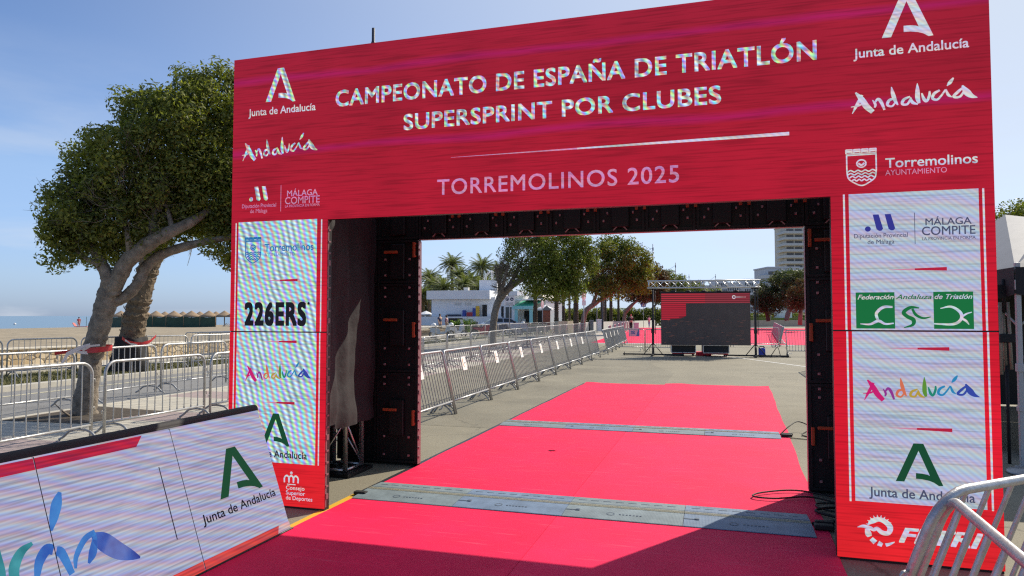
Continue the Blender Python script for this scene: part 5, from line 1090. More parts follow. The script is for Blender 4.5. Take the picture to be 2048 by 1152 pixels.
for i, (px, d, w_, h) in enumerate(((1071,72,8.5,5.2),(1113,70,9,5.4),(1127,84,6.5,5.2),(1139,96,5,5.5),(1152,68,11,5.6),(1205,88,8,6),(1222,98,7,6),(1211,104,5,6),(1237,110,5,6.2),(1100,98,4,5.5))):
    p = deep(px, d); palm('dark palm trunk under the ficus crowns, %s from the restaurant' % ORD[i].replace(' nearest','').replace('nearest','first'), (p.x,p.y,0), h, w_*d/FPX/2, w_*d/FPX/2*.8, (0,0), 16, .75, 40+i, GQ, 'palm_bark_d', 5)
p = deep(1333, 150); palm('lone palm with drooping fronds behind the third ficus', (p.x,p.y,0), 7.9, .25, .2, (0,0), 18, 1.0, 60, GP)
wr = thing('tarpaulin_wrap', 'dark tarpaulin bundled round the foot of the palm trunk across the road', 'tarpaulin', tuple(deep(262,20.5,0)))
V = []
for j, (r_, z) in enumerate(((.50,0),(.52,.18),(.47,.45),(.44,.72),(.43,.98),(.38,1.02))):
    for k in range(28): a = 2*math.pi*k/28; q = r_*(1+.09*math.sin(a*5+j)+.05*math.sin(a*11+j*2)); V.append((q*math.cos(a), q*math.sin(a), z+.03*math.sin(a*3)))
MB().add(V, [(j*28+k, j*28+(k+1)%28, (j+1)*28+(k+1)%28, (j+1)*28+k) for j in range(5) for k in range(28)], True).build('cloth', M['black_cloth'], wr)
# warning tape on ficus and palm trunks
tp = thing('warning_tape', 'red and white warning tape tied round the leaning ficus trunk', 'tape', tuple(pt(196,697,D0)))
b = MB(); c = Vector((0,0,0)); V = []
for k in range(25):
    a = 2*math.pi*k/24; V += [(.215*math.cos(a),.215*math.sin(a),-.045+.02*math.sin(a)), (.212*math.cos(a),.212*math.sin(a),.045+.02*math.sin(a))]
b.add(V, [(2*k,2*k+2,2*k+3,2*k+1) for k in range(24)], True); b.build('band', M['tape_r'], tp)
o0 = pt(196,697,D0)
def strip(pts, w_, mt, parent, off):
    b = MB(); P = [Vector(p)-off for p in pts]; V = []
    for i, p in enumerate(P): V += [p+Vector((0,.02*math.sin(i),-w_/2)), p+Vector((0,-.02*math.sin(i),w_/2))]
    b.add(V, [(2*k,2*k+2,2*k+3,2*k+1) for k in range(len(P)-1)], True); return b.build('streamer', mt, parent)
strip([pt(178,697,D0-.1),pt(160,700,D0-.2),pt(140,703,D0-.25),pt(109,707,D0-.3)], .05, M['tape_r'], tp, o0)
strip([pt(180,690,D0-.2),pt(160,696,D0-.3),pt(135,708,D0-.4),pt(122,730,D0-.5)], .06, M['tape_w'], tp, o0); strip([pt(176,706,D0-.2),pt(155,704,D0-.3),pt(140,700,D0-.35)], .05, M['tape_w'], tp, o0); strip([pt(200,690,D0-.25),pt(180,692,D0-.3),pt(165,701,D0-.3)], .03, M['tape_w'], tp, o0)
tp2 = thing('warning_tape', 'red and white tape hanging round the palm trunk across the road', 'tape', tuple(pt(262,684,20.2)))
o0 = pt(262,684,20.2); strip([pt(244,676,20.0),pt(255,684,19.9),pt(270,687,19.9),pt(284,688,20.0),pt(300,683,20.2),pt(312,672,20.4)], .10, M['tape_r'], tp2, o0); strip([pt(250,680,19.9),pt(262,688,19.85),pt(275,690,19.9)], .06, M['tape_w'], tp2, o0)
# pit of earth round the ficus
structure(MB().add([(x,y,.006) for x,y in ((-7.7,3.0),(-6.2,3.1),(-6.0,4.6),(-7.7,4.75))],[(0,1,2,3)]).build('soil', mat('dark soil', (.065,.05,.034), .95, 0, .4, 6, .8, 20)))
tag(MB().tube([pt(140,835,D0-.4)+Vector((0,0,.02)),pt(125,822,D0-.5),pt(110,808,D0-.5)], [.02,.014,.008], 6).build('dead_branch', M['twig']), 'short bare stick rising from the soil at the ficus foot', 'stick')
# ------------------------------------------------------------------ white beach restaurant beyond the road
DR = 92.0; F0 = deep(863, DR); F1 = deep(990, DR-2); fd = (F1-F0); FL = fd.length; frz = math.atan2(fd.y, fd.x); PZ = 1.6
M['vent'] = mat('pale vent slats', (.55,.56,.55), .7); M['offwhite'] = mat('cream painted wall', (.66,.62,.55), .75, 0, .05, 1); M['green_awn'] = mat('green awning cloth', (.05,.42,.25), .7); M['turq'] = mat('turquoise awning flap', (.30,.62,.62), .7); M['interior'] = mat('painted interior shade', (.02,.02,.022), .8)  # interior: flat dark sheets on solid walls, painting the shade inside openings
rs_ = thing('beach_restaurant', 'low white beach restaurant with a deep flat roof edge, seen left through the arch', 'building', (F0.x,F0.y,0), frz)
MB().box(0,FL,0,9,PZ-.02,4.15).build('wall', M['white_paint'], rs_)
MB().bevbox(-.4,FL-.5,-.9,9.2,hz(599,DR),hz(582,DR),.02).build('roof', M['white_paint'], rs_)
MB().box(-2.5,FL+4,-2.4,-.003,-.1,PZ-.025).build('podium', M['white_paint'], rs_)
MB().bevbox(.15,2.15,-.03,.0,PZ,PZ+1.75,.008).bevbox(1.05,1.15,-.06,-.031,PZ+1.1,PZ+1.3,.01).build('door', M['white_plastic'], rs_)
for x in (3.25,4.65): MB().bevbox(x,x+.95,-.025,.0,3.05,3.42,.006).build('vent', M['vent'], rs_)
MB().box(7.1,7.75,-.02,.0,PZ,3.15).build('doorway', M['interior'], rs_); MB().bevbox(6.85,7.08,-.05,.0,PZ,3.15,.01).build('door_leaf', M['vent'], rs_)
MB().bevbox(6.1,8.6,2.0,5,hz(582,DR)+.01,hz(560,DR),.02).build('roof_block', M['white_paint'], rs_); MB().bevbox(4.2,4.85,1.0,1.6,hz(582,DR)+.01,hz(575,DR),.01).build('chimney', M['offwhite'], rs_)
g = MB()
for y in (2.5,3.2): g.tube([tuple(q) for q in cat_rom([(6.7,y,hz(560,DR)),(6.85,y,hz(550,DR)),(7.3,y,hz(543,DR)),(7.7,y,hz(540,DR))],4)], .05, 6); g.tube([(7.7,y,hz(560,DR)),(7.7,y,hz(540,DR))], .05, 6)
g.build('roof_frame', M['white_plastic'], rs_)
c0 = deep(992, DR-4); c1 = deep(1070, DR-8); cdv = c1-c0; CL = cdv.length
ca = thing('cafe_annexe', 'white cafe annexe with green awnings and a vaulted roof beside the restaurant', 'building', (c0.x,c0.y,0), math.atan2(cdv.y,cdv.x))
sx = lambda px: (px-992)/(1070-992)*CL
MB().box(0,sx(1030),0,6,0,hz(592,DR-5)).box(sx(1030)+.003,sx(1070),2.2,6,0,hz(601,DR-6)).build('wall', M['white_paint'], ca)
MB().bevbox(sx(1019),sx(1036),-.1,2,hz(592,DR-5)+.005,hz(583,DR-5),.02).build('roof_block', M['white_paint'], ca)
V = []; 
for k in range(13): a = math.pi*k/12; V += [(sx(1050)-1.35*math.cos(a),2.3,hz(601,DR-6)+.9*math.sin(a)),(sx(1050)-1.35*math.cos(a),5.8,hz(601,DR-6)+.9*math.sin(a))]
MB().add(V,[(2*k,2*k+2,2*k+3,2*k+1) for k in range(12)]+[tuple(range(0,26,2))],True).build('vault', M['offwhite'], ca)
MB().bevbox(sx(1036),sx(1071),-.1,6,hz(601,DR-6),hz(599,DR-6),.02).build('flat_roof', M['white_paint'], ca)
MB().box(sx(1003),sx(1008),-.02,0,.9,2.9).build('doorway', M['interior'], ca); MB().box(sx(1012),sx(1024),-.02,0,1.2,2.8).build('window', M['glass'], ca)
MB().box(sx(1031),sx(1070),1.9,2.19,.2,2.3).build('bar_opening', M['interior'], ca)
for a, c in ((1030,1050),(1050.3,1070)):
    z0, z1 = hz(612,DR-6), hz(601,DR-6); x0, x1 = sx(a), sx(c)
    w_ = MB().add([(x0,1.9,z1),(x1,1.9,z1),(x1,-.4,z0),(x0,-.4,z0),(x0,1.9,z1-.03),(x1,1.9,z1-.03),(x1,-.4,z0-.03),(x0,-.4,z0-.03)],[(0,1,2,3),(7,6,5,4),(0,3,7,4),(1,5,6,2),(3,2,6,7),(0,4,5,1)]).build('awning', M['green_awn'], ca)
    MB().box(x0,x1,-.43,-.405,z0-.42,z0-.02).build('flap', M['turq'], w_)
for px in (1033,1062): MB().box(sx(px),sx(px)+.5,-.3,-.26,.8,z0-.45).build('side_curtain', M['turq'], ca)
# crates against the restaurant wall
crate_m = {}
def crate(px, z, colr, label, grp):
    key = colr
    if key not in crate_m:
        col_ = {'blue':(.03,.06,.30),'red':(.45,.03,.04),'yellow':(.65,.40,.03),'navy':(.03,.035,.06)}[colr]; mt = mat(colr+' plastic crate', col_, .5)
        g = MB(); g.bevbox(-.22,.22,-.16,.16,0,.27,.012); [g.box(-.2,.2,-.168,-.161,zz,zz+.02) for zz in (.05,.12,.19)]; crate_m[key] = g.mesh('crate', mt)
    o = bpy.data.objects.new('crate', crate_m[key]); COL.objects.link(o); x = (px-863)/127.0*FL; P = F0+fd.normalized()*x+Vector((fd.y,-fd.x,0)).normalized()*.5
    o.location = (P.x,P.y,z); o.rotation_euler = (0,0,frz); tag(o, label, 'crate', grp)
pos = {0:'bottom',1:'second',2:'third',3:'fourth',4:'top'}
for px in (900,906,913,921): crate(px, PZ, 'navy', {900:'dark low crate nearest the white restaurant door',906:'dark low crate second from the restaurant door',913:'dark low crate third from the restaurant door',921:'dark low crate left of the blue crate stack'}[px], 'crates by the restaurant wall')
for k in range(3): crate(931.5, PZ+.275*k, 'blue', '%s crate of the low blue stack on the restaurant terrace' % ['bottom','middle','topmost dark blue'][k], 'crates by the restaurant wall')
for px, n_ in ((940,2),(945.5,2)):
    for k in range(n_): crate(px, PZ+.275*k, 'red', '%s crate of the %s red stack on the restaurant terrace' % (['bottom','top'][k], 'left' if px == 940 else 'right'), 'crates by the restaurant wall')
for k in range(4): crate(951.5, PZ+.275*k, 'blue', '%s blue crate of the tall stack between red and yellow crates' % ['bottom','second','third','topmost'][k], 'crates by the restaurant wall')
for k in range(5): crate(957.8, PZ+.275*k-.1*0, 'yellow', '%s yellow crate of the tall stack on the restaurant terrace' % ['bottom','second','middle','fourth','topmost'][k], 'crates by the restaurant wall')
# walls in front of the restaurant
low_wall([tuple(deep(1000,66).xy), tuple(deep(835,58).xy)][::-1], .62, 'low stone wall in front of the restaurant behind the motorbikes', .35)
low_wall([tuple(deep(1026,70).xy), tuple(deep(1092,72).xy)], .75, 'rounded sand coloured wall left of the brick kiosk', .6, M['cap'], 'stone_wall', True)
low_wall([tuple(deep(1117,66).xy), tuple(deep(1150,69).xy)], 1.15, 'pale block wall between two dark palm trunks', .4, mat('pale block wall', (.52,.46,.34), .85, 0, .15, 3), 'stone_wall', False)
low_wall([tuple(deep(1155,74).xy), tuple(deep(1310,112).xy)], .95, 'long pale parapet wall behind the ficus row', .4, mat('pale parapet', (.55,.53,.47), .85, 0, .1, 3), 'parapet_wall', False)
# kiosk, parasols, bins, signs
kp = deep(1093, 78); ko = thing('brick_kiosk', 'small brick kiosk with a grey gabled roof under the white parasols', 'kiosk', (kp.x,kp.y,0), YAW*-1)
M['brick'] = mat('brown red brick', (.24,.085,.055), .85, 0, .2, 6)
MB().bevbox(-.42,.42,-.4,.4,0,2.3,.01).build('walls', M['brick'], ko); MB().add([(-.6,-.6,2.3),(.6,-.6,2.3),(.6,.6,2.3),(-.6,.6,2.3),(0,-.6,2.85),(0,.6,2.85)],[(0,1,4),(1,2,5,4),(2,3,5),(3,0,4,5),(3,2,1,0)]).build('roof', M['grey'], ko)
def parasol(px, py, d, w_, label):
    p = deep(px, d); z = hz(py, d); r_ = w_*d/FPX/2; o = thing('parasol', label, 'parasol', (p.x,p.y,0), 0, 'white parasols')
    n_ = 8; V = [(0,0,z+r_*.42)]+[(r_*math.cos(2*math.pi*k/n_+.3), r_*math.sin(2*math.pi*k/n_+.3), z) for k in range(n_)]+[(r_*math.cos(2*math.pi*k/n_+.3), r_*math.sin(2*math.pi*k/n_+.3), z-.2) for k in range(n_)]
    MB().add(V, [(0,1+k,1+(k+1)%n_) for k in range(n_)]+[(1+k,1+n_+k,1+n_+(k+1)%n_,1+(k+1)%n_) for k in range(n_)], False).build('canopy', M['white_paint'], o); MB().tube([(0,0,0),(0,0,z+r_*.42)], .035, 7).build('pole', M['white_plastic'], o)
parasol(1090,617,84,34,'left large white parasol above the brick kiosk'); parasol(1115,616,90,18,'small white parasol partly behind a palm trunk'); parasol(1096,608,110,10,'tiny white parasol peak behind the large one')
parasol(852,628,100,30,'pale parasol at the black arch wall left of the restaurant')
def post_sign(px, d, topz, label, build, name='road_sign', cat='sign', ph=None):
    p = deep(px, d); o = thing(name, label, cat, (p.x,p.y,0), -YAW); MB().tube([(0,0.03,0),(0,0.03,ph or topz)], .035, 8).build('post', M['galv_dark'], o); build(o); return o
M['sign_back'] = mat('faded pink sign disc', (.52,.30,.36), .5, .2); M['blue_sign'] = mat('blue sign', (.03,.10,.45), .4)
def disc_sign(z, r_, rz):
    def f(o):
        g = MB(); V = [(r_*math.cos(2*math.pi*k/24), 0, z+r_*math.sin(2*math.pi*k/24)) for k in range(24)]; g.prism(V, (0,.025,0)); q = g.build('disc', M['sign_back'], o); q.rotation_euler = (0,0,rz)
    return f
post_sign(1085, 62, hz(600,62), 'round pinkish sign seen edge on, left of the brick kiosk', disc_sign(hz(609,62), .36, R(68)))
def ds2(o): disc_sign(hz(591,50), .40, R(62))(o); MB().bevbox(-.14,.14,-.01,.01,hz(611,50),hz(601,50),.004).build('plate', M['white_plastic'], o)
post_sign(1168, 50, hz(581,50), 'round pinkish sign with a white plate below, before the second ficus', ds2)
def info(o):
    z0, z1 = hz(611,52), hz(592,52); MB().bevbox(-.39,.39,-.02,.02,z0,z1,.006).build('board', M['white_plastic'], o)
    g = MB(); pl = lambda u, v: (u, -.0225, v); zc = z0+(z1-z0)*.66
    for cx in (-.18,.18): disc(g, pl, (cx,zc), .135, 20)
    for k in range(3): dash(g, pl, -.3, .3, z0+.07+.065*k, .022, .022)
    for (a, b_, c, d_) in ((-.385,.385,z1-.015,.02),(-.385,.385,z0+.015,.02)): dash(g, pl, a, b_, c, d_, d_)
    g.build('print', mat('dark blue print', (.05,.06,.10), .5), o)
    g = MB(); pl = lambda u, v: (u, -.026, v)
    for cx, s_ in ((-.18,1),(.18,-1)): ribbon(g, pl, [(cx-.07,zc-.03*s_,.03),(cx,zc+.04*s_,.04),(cx+.07,zc,.03)])
    g.build('print', M['white_plastic'], o)
post_sign(1019, 52, hz(592,52), 'white information board with two dark round symbols on a grey post', info, 'information_board', 'sign')
def zebra(o):
    z = hz(609,100); MB().bevbox(-.36,.36,-.015,.015,z-.36,z+.36,.01).build('plate', M['blue_sign'], o)
    g = MB(); pl = lambda u, v: (u, -.0185, v); shape(g, pl, [(-.28,z-.26),(.28,z-.26),(0,z+.26)]); g.build('print', M['white_plastic'], o)
    g = MB(); pl = lambda u, v: (u, -.022, v); ribbon(g, pl, [(0,z+.08,.07),(-.02,z-.05,.09),(-.09,z-.2,.05)]); ribbon(g, pl, [(-.02,z-.05,.06),(.08,z-.2,.05)]); g.build('print', M['dark'], o)
post_sign(1287, 100, hz(603,100), 'blue pedestrian crossing sign with a white triangle left of the LED screen', zebra)
post_sign(1194, 66, 3.2, 'tan wooden looking post beside the white cabinet', lambda o: MB().bevbox(-.05,.05,-.02,.02,2.9,3.2,.005).build('cap', M['wood'], o), 'post', 'post')
def bin_(px, d, w_, h, mt, label, name, cat, d2=None, w2=None, h2=None, z0=0):
    d, w_, h = d2 or d, w2 or w_, h2 or h; p = deep(px, d, z0); o = thing(name, label, cat, (p.x,p.y,z0), -YAW); MB().bevbox(-w_/2,w_/2,-w_/2,w_/2,0,h*.86,.02).build('body', M[mt], o); MB().bevbox(-w_/2-.03,w_/2+.03,-w_/2-.03,w_/2+.03,h*.865,h,.02).build('lid', M[mt], o)
bin_(1183,78,.42,1.2,'grey','dark grey litter bin between two palm trunks','litter_bin','bin'); bin_(1198,76,.55,1.3,'white_plastic','white utility cabinet beside the tan post','utility_cabinet','cabinet'); bin_(950,63,.55,1.15,'grey','dark wheelie bin beside the bush','wheelie_bin','bin')
bin_(1566,75,1.4,1.15,'white_plastic','wide white cabinet under the trees at right','utility_cabinet','cabinet',132,2.5,1.75,1.3); bin_(1272,74,.5,.95,'vent','grey box standing at the end of the leaning barriers','utility_cabinet','cabinet')
# banner at the end of the leaning row
bp = deep(1268, 44); bo = thing('event_banner', 'white and blue banner on the last leaning barrier left of the LED screen', 'banner', (bp.x,bp.y,0), -YAW)
MB().bevbox(-.35,.35,-.01,.01,.35,.85,.004).build('cloth', M['vent'], bo); g = MB(); pl = lambda u, v: (u,-.013,v); shape(g, pl, [(.12,.36),(.34,.36),(.34,.84),(.28,.84)]); text_into(g, pl, 'S', -.22, .06, .5, .2, .03); g.build('print', mat('blue banner print', (.05,.17,.42), .5), bo)
# street lamps
M['lamp_dark'] = mat('dark lamp post paint', (.03,.035,.05), .5)
lamp0 = None
LB = ['dark street lamp mast rising behind the arch header','street lamp mast above the second ficus crown','street lamp mast rising from the third ficus','street lamp with a hanging lantern left of the truss','far street lamp over the left part of the truss','farthest street lamp over the middle of the truss']
for i, (px, d) in enumerate(((742,19),(1205,68),(1307,77),(1352,104),(1379,133),(1432,150))):
    p = deep(px, d); h = 9.8 if i < 5 else hz(548,150)
    if lamp0 is None:
        lamp0 = thing('street_lamp', LB[0], 'street lamp', (p.x,p.y,0), -YAW, 'street lamps'); lo = lamp0
        MB().tube([(0,0,0),(0,0,1.2),(0,0,1.25),(0,0,h)], [.10,.10,.065,.045], 10).lathe([(.05,-.28),(.075,-.2),(.075,.05),(.05,.12)], 10, (0,0,h-.5)).build('mast', M['lamp_dark'], lamp0)
        MB().tube([(0,0,h-1.35),(-1.5,0,h-1.35)], .045, 7).build('arm', M['lamp_dark'], lamp0); MB().tube([(-.05,0,h-.45),(-1.4,0,h-1.33)], .020, 5).build('stay_cable', M['lamp_dark'], lamp0)
        MB().lathe([(.03,.0),(.05,-.1),(.22,-.45),(.24,-.5),(.05,-.52)], 14, (-1.4,0,h-1.35)).build('lantern', M['lamp_dark'], lamp0)
    else: dup(lamp0, (p.x,p.y,0), None, LB[i], (1,1,h/9.8))
# ------------------------------------------------------------------ people
def limbs_mesh(name, bones, mt, parent, levels=1):
    """bones: list of chains of (x,y,z,r) sharing joints by position; grown with a Skin modifier into one surface"""
    V = []; E_ = []; Rr = []; idx = {}
    for ch in bones:
        pr = None
        for (x,y,z,r_) in ch:
            key = (round(x,3),round(y,3),round(z,3))
            if key not in idx: idx[key] = len(V); V.append((x,y,z)); Rr.append(r_)
            if pr is not None: E_.append((pr, idx[key]))
            pr = idx[key]
    me = bpy.data.meshes.new(name); me.from_pydata(V, E_, []); o = bpy.data.objects.new(name, me); COL.objects.link(o)
    mo = o.modifiers.new('skin','SKIN')
    for i, sv in enumerate(me.skin_vertices[0].data): sv.radius = (Rr[i],Rr[i]); sv.use_root = (i == 0)
    o.modifiers.new('sub','SUBSURF').levels = levels; o.modifiers['sub'].render_levels = levels
    dg = bpy.context.evaluated_depsgraph_get(); m2 = bpy.data.meshes.new_from_object(o.evaluated_get(dg)); bpy.data.objects.remove(o); bpy.data.meshes.remove(me)
    for p in m2.polygons: p.use_smooth = True
    m2.materials.clear(); m2.materials.append(mt); m2.name = name; q = bpy.data.objects.new(name, m2); COL.objects.link(q); q.parent = parent; return q
M['skin'] = mat('skin', (.42,.25,.18), .6); M['hair'] = mat('dark hair', (.03,.02,.015), .7)
def person(label, loc, rz, h, shirt, trousers, stride=.18, arm=.1, bulk=1.0, hair='hair', long_sleeve=False):
    o = thing('person', label, 'person', loc, rz); s_ = h/1.75; Sx = lambda x,y,z,r_: (x*s_,y*s_,z*s_,r_*s_)
    B = [[Sx(0,0,.95,.12),Sx(0,0,1.15,.125*bulk),Sx(0,0,1.38,.13*bulk),Sx(0,0,1.50,.055),Sx(0,-.01,1.56,.06),Sx(0,-.015,1.64,.095),Sx(0,0,1.72,.07)]]
    for sg_, st in ((-1,stride),(1,-stride)):
        B.append([Sx(0,0,.95,.12),Sx(sg_*.09,-.01,.86,.09*bulk),Sx(sg_*.10,-st*.55-.03,.48,.062),Sx(sg_*.10,-st*.9+.02,.09,.042),Sx(sg_*.105,-st*.9-.14,.035,.036)])
        B.append([Sx(0,0,1.38,.13*bulk),Sx(sg_*.19*bulk,0,1.40,.062),Sx(sg_*(.24+.02)*bulk,arm*sg_+.02,1.13,.046),Sx(sg_*.25*bulk,arm*sg_*1.6-.08,.90,.036),Sx(sg_*.25*bulk,arm*sg_*1.6-.12,.80,.03)])
    limbs_mesh('body', B, M['skin'], o)
    k = 1.14; T = [[Sx(0,0,.93,.13*k),Sx(0,0,1.15,.13*k*bulk),Sx(0,0,1.38,.135*k*bulk),Sx(0,0,1.465,.07)]]
    for sg_ in (-1,1): T.append([Sx(0,0,1.38,.135*k*bulk),Sx(sg_*.19*bulk,0,1.40,.075),Sx(sg_*.235*bulk,arm*sg_*.6+.01,1.22,.066)]+([Sx(sg_*.26*bulk,arm*sg_+.02,1.13,.058),Sx(sg_*.25*bulk,arm*sg_*1.6-.08,.92,.048)] if long_sleeve else []))
    limbs_mesh('shirt', T, shirt, o)
    Q = [[Sx(0,0,.98,.128),Sx(0,0,.93,.132)]]
    for sg_, st in ((-1,stride),(1,-stride)): Q.append([Sx(0,0,.93,.132),Sx(sg_*.09,-.01,.85,.102*bulk),Sx(sg_*.10,-st*.55-.03,.48,.076)]+([Sx(sg_*.10,-st*.9+.02,.12,.06)] if trousers[1] else []))
    limbs_mesh('trousers', Q, trousers[0], o)
    g = MB(); g.lathe([(.0,.115),(.06,.10),(.098,.04),(.102,-.02),(.09,-.07)], 14, (0,.012*s_,1.655*s_)); g.build('hair', M[hair] if isinstance(hair,str) else hair, o)
    g = MB(); [g.lathe([(0,-.012),(.012,0),(0,.012)],8,(sx_*.035*s_,-.105*s_,1.645*s_)) for sx_ in (-1,1)]; g.build('eyes', M['dark'], o)
    return o
cl = lambda n_, c: mat(n_, c, .85, 0, .1, 5)
p = deep(880,65); person('man in a dark blue shirt standing behind the low wall by the scooter', (p.x,p.y,0), 1.2, 1.86, cl('dark blue shirt',(.05,.06,.11)), (cl('dark shorts',(.04,.04,.05)),False), bulk=1.2)
p = deep(893,63); person('person in a mauve shirt behind the low wall, right of the man in blue', (p.x,p.y,0), 1.7, 1.74, cl('mauve shirt',(.20,.07,.13)), (cl('dark trousers',(.08,.05,.06)),True), bulk=1.25)
p = deep(1262,84); person('person in black with a red top edge standing under the third ficus', (p.x,p.y,0), .4, 1.85, cl('black jacket',(.015,.014,.016)), (cl('black trousers',(.012,.012,.014)),True), .05, .05, 1.35, mat('red cap',(.6,.05,.06),.7), True)
p = deep(1298,90); person('person in light blue by the left mast of the LED screen', (p.x,p.y,0), .9, 1.7, cl('white red top',(.6,.35,.36)), (cl('light blue trousers',(.22,.38,.55)),True), .12)
p = deep(158,104); person('sunbather in a red swimsuit standing at the waterline', (p.x,p.y,-.22), 1.0, 1.72, cl('red swim top',(.5,.10,.10)), (cl('red swim shorts',(.5,.12,.10)),False), .06)
# ------------------------------------------------------------------ beach things
M['thatch'] = mat('straw thatch', (.30,.215,.135), .95, 0, .3, 8, .7, 20); M['mesh_green'] = mat('green windbreak mesh', (.028,.065,.045), .85, 0, .25, 1.5)
def thatch(px, d, label, ptop=623):
    p = deep(px, d); z = hz(633.5,d); g0 = -.1; o = thing('straw_parasol', label, 'parasol', (p.x,p.y,g0), 0, 'straw beach parasols')
    r_ = 1.22; prof = [(0,.78),(.1,.72),(.35,.55),(.8,.24),(r_,.0),(r_-.05,-.05),(.5,.2),(0,.5)]
    MB().lathe([(a,b_+z-g0) for a,b_ in prof], 18).build('thatch', M['thatch'], o); MB().tube([(0,0,0),(0,0,z-g0+.6)], .06, 7).build('pole', M['wood'], o)
for i, px in enumerate((242,291,312,348,383,418,449,470)): thatch(px, 88-i*.4, ['straw parasol between the ficus and palm trunks','straw parasol right behind the palm trunk','first straw parasol right of the palm trunk','second straw parasol right of the palm trunk','third straw parasol right of the palm trunk','fourth straw parasol right of the palm trunk','straw parasol beside the red pillar edge','straw parasol hidden by the red pillar'][i])
for i, px in enumerate((330,366,400,432)): thatch(px, 99, 'straw parasol of the second row, %s from the palm' % ['first','second','third','fourth'][i])
wf = thing('windbreak_fence', 'dark green mesh windbreak fence on the sand under the straw parasols', 'fence', tuple(deep(222,80,0)))
base = deep(222,80); g = MB(); pp = MB(); prev = None
for px in (219,244,268,305,332,367,400,431):
    q = deep(px, 80 if px > 225 else 83)-base; pp.tube([(q.x,q.y,.1),(q.x,q.y,1.72)], .035, 6)
    if prev is not None:
        V = []
        for k in range(9):
            t_ = k/8; s_ = prev.lerp(q,t_); sag = .10*math.sin(math.pi*t_); V += [(s_.x+.08*math.sin(k),s_.y,.18),(s_.x,s_.y,1.60-sag)]
        g.add(V,[(2*k,2*k+2,2*k+3,2*k+1) for k in range(8)],True)
    prev = q
g.build('mesh_cloth', M['mesh_green'], wf); pp.build('post', M['wood'], wf)
p = deep(166,103); sbd = thing('sunbed', 'red sunbed lying at the waterline beside the sunbather', 'sunbed', (p.x,p.y,-.22), .3); MB().bevbox(-1.0,.7,-.3,.3,.26,.34,.02).build('mattress', cl('red mattress',(.5,.16,.14)), sbd); MB().tube([(-.9,0,0),(-.9,0,.27)],.03,6).tube([(.6,0,0),(.6,0,.27)],.03,6).build('legs', M['wood'], sbd); g = MB().bevbox(0,.7,-.3,.3,0,.07,.02, Matrix.Translation((-1.0,0,.3))@Matrix.Rotation(R(-125),4,'Y')); g.build('backrest', cl('red mattress b',(.5,.16,.14)), sbd)
p = deep(173,100); tag(MB().tube([(0,0,0),(0,0,1.75)],.03,6).build('marker_pole', M['mesh_green'], None, (p.x,p.y,-.2)), 'thin dark pole on the sand beside the sunbed', 'pole')
p = deep(30,190); tag(MB().lathe([(0,-.3),(.3,-.1),(.34,.1),(.2,.3),(0,.34)],16).build('buoy', M['white_plastic'], None, (p.x,p.y,-.6)), 'small white buoy floating on the sea', 'buoy')
for i in range(9):
    p = deep(436+i*4, 84-i*.7, .1); o = thing('sun_lounger', 'pale sun lounger on the sand beside the green fence, %s from its end' % ORD[i].replace(' nearest','').replace('nearest','first'), 'sun lounger', (p.x,p.y,-.02), .5+.1*(i%3), 'sun loungers on the sand')
    MB().bevbox(-.9,.5,-.3,.3,.28,.34,.01).build('bed', M['white_plastic'] if i % 3 else M['dark'], o); MB().bevbox(0,.7,-.3,.3,0,.05,.01, Matrix.Translation((.5,0,.31))@Matrix.Rotation(R(-40),4,'Y')).build('backrest', M['white_plastic'], o)
# ------------------------------------------------------------------ vehicles
M['tyre'] = mat('tyre rubber', (.015,.015,.016), .8); M['silver'] = mat('silver car paint', (.42,.44,.47), .28, .7); M['lamp_glass'] = mat('lamp glass', (.7,.7,.7), .1)
cp_ = deep(1006,61); car = thing('parked_car', 'silver and dark hatchback parked behind the barriers beside the half bare ficus', 'car', (cp_.x,cp_.y,0), R(-150))
prof = [(-2.0,.35),(-2.05,.75),(-1.95,1.0),(-1.2,1.08),(-.55,1.48),(.9,1.5),(1.65,1.08),(1.95,.95),(2.0,.5),(1.95,.35)]
g = MB()
def car_sec(prof, w_, zb):
    V = []
    for s_ in (-1,1):
        for x, z in prof: V.append((x, s_*(w_ if z < 1.05 else w_-.22*(z-1.05)/.45), z))
    k = len(prof); return V, [tuple(range(k)), tuple(range(2*k-1,k-1,-1))]+[(i,i+k,(i+1)%k+k,(i+1)%k) for i in range(k)]
V, F = car_sec(prof, .84, 0); g.add(V, F, False); g.build('body', M['silver'], car)
for s_ in (-1,1):
    y = lambda z: s_*(.845-.22*(z-1.05)/.45 if z > 1.05 else .845)
    MB().add([(-1.0,y(1.12),1.12),(.1,y(1.12),1.12),(.1,y(1.44),1.44),(-.5,y(1.44),1.44)],[(0,1,2,3)]).build('side_window', M['glass'], car); MB().add([(.18,y(1.12),1.12),(1.35,y(1.12),1.12),(.85,y(1.44),1.44),(.18,y(1.44),1.44)],[(0,1,2,3)]).build('side_window', M['glass'], car)
    for x in (-1.3,1.3):
        w_ = MB().tube([(x,s_*.66,.32),(x,s_*.86,.32)], .32, 20).build('wheel', M['tyre'], car); MB().tube([(x,s_*.861,.32),(x,s_*.87,.32)], .2, 16).build('rim', M['alu'], w_)
    MB().bevbox(1.9,2.0,s_*.62-.15,s_*.62+.15,.72,.88,.02).build('headlight', M['lamp_glass'], car); MB().bevbox(-2.06,-1.98,s_*.66-.1,s_*.66+.1,.75,1.0,.02).build('tail_light', mat('red lamp',(.4,.01,.01),.3), car)
    MB().bevbox(-.95,-.75,s_*.88-.08,s_*.88+.08,1.05,1.2,.02).build('mirror', M['dark'], car)
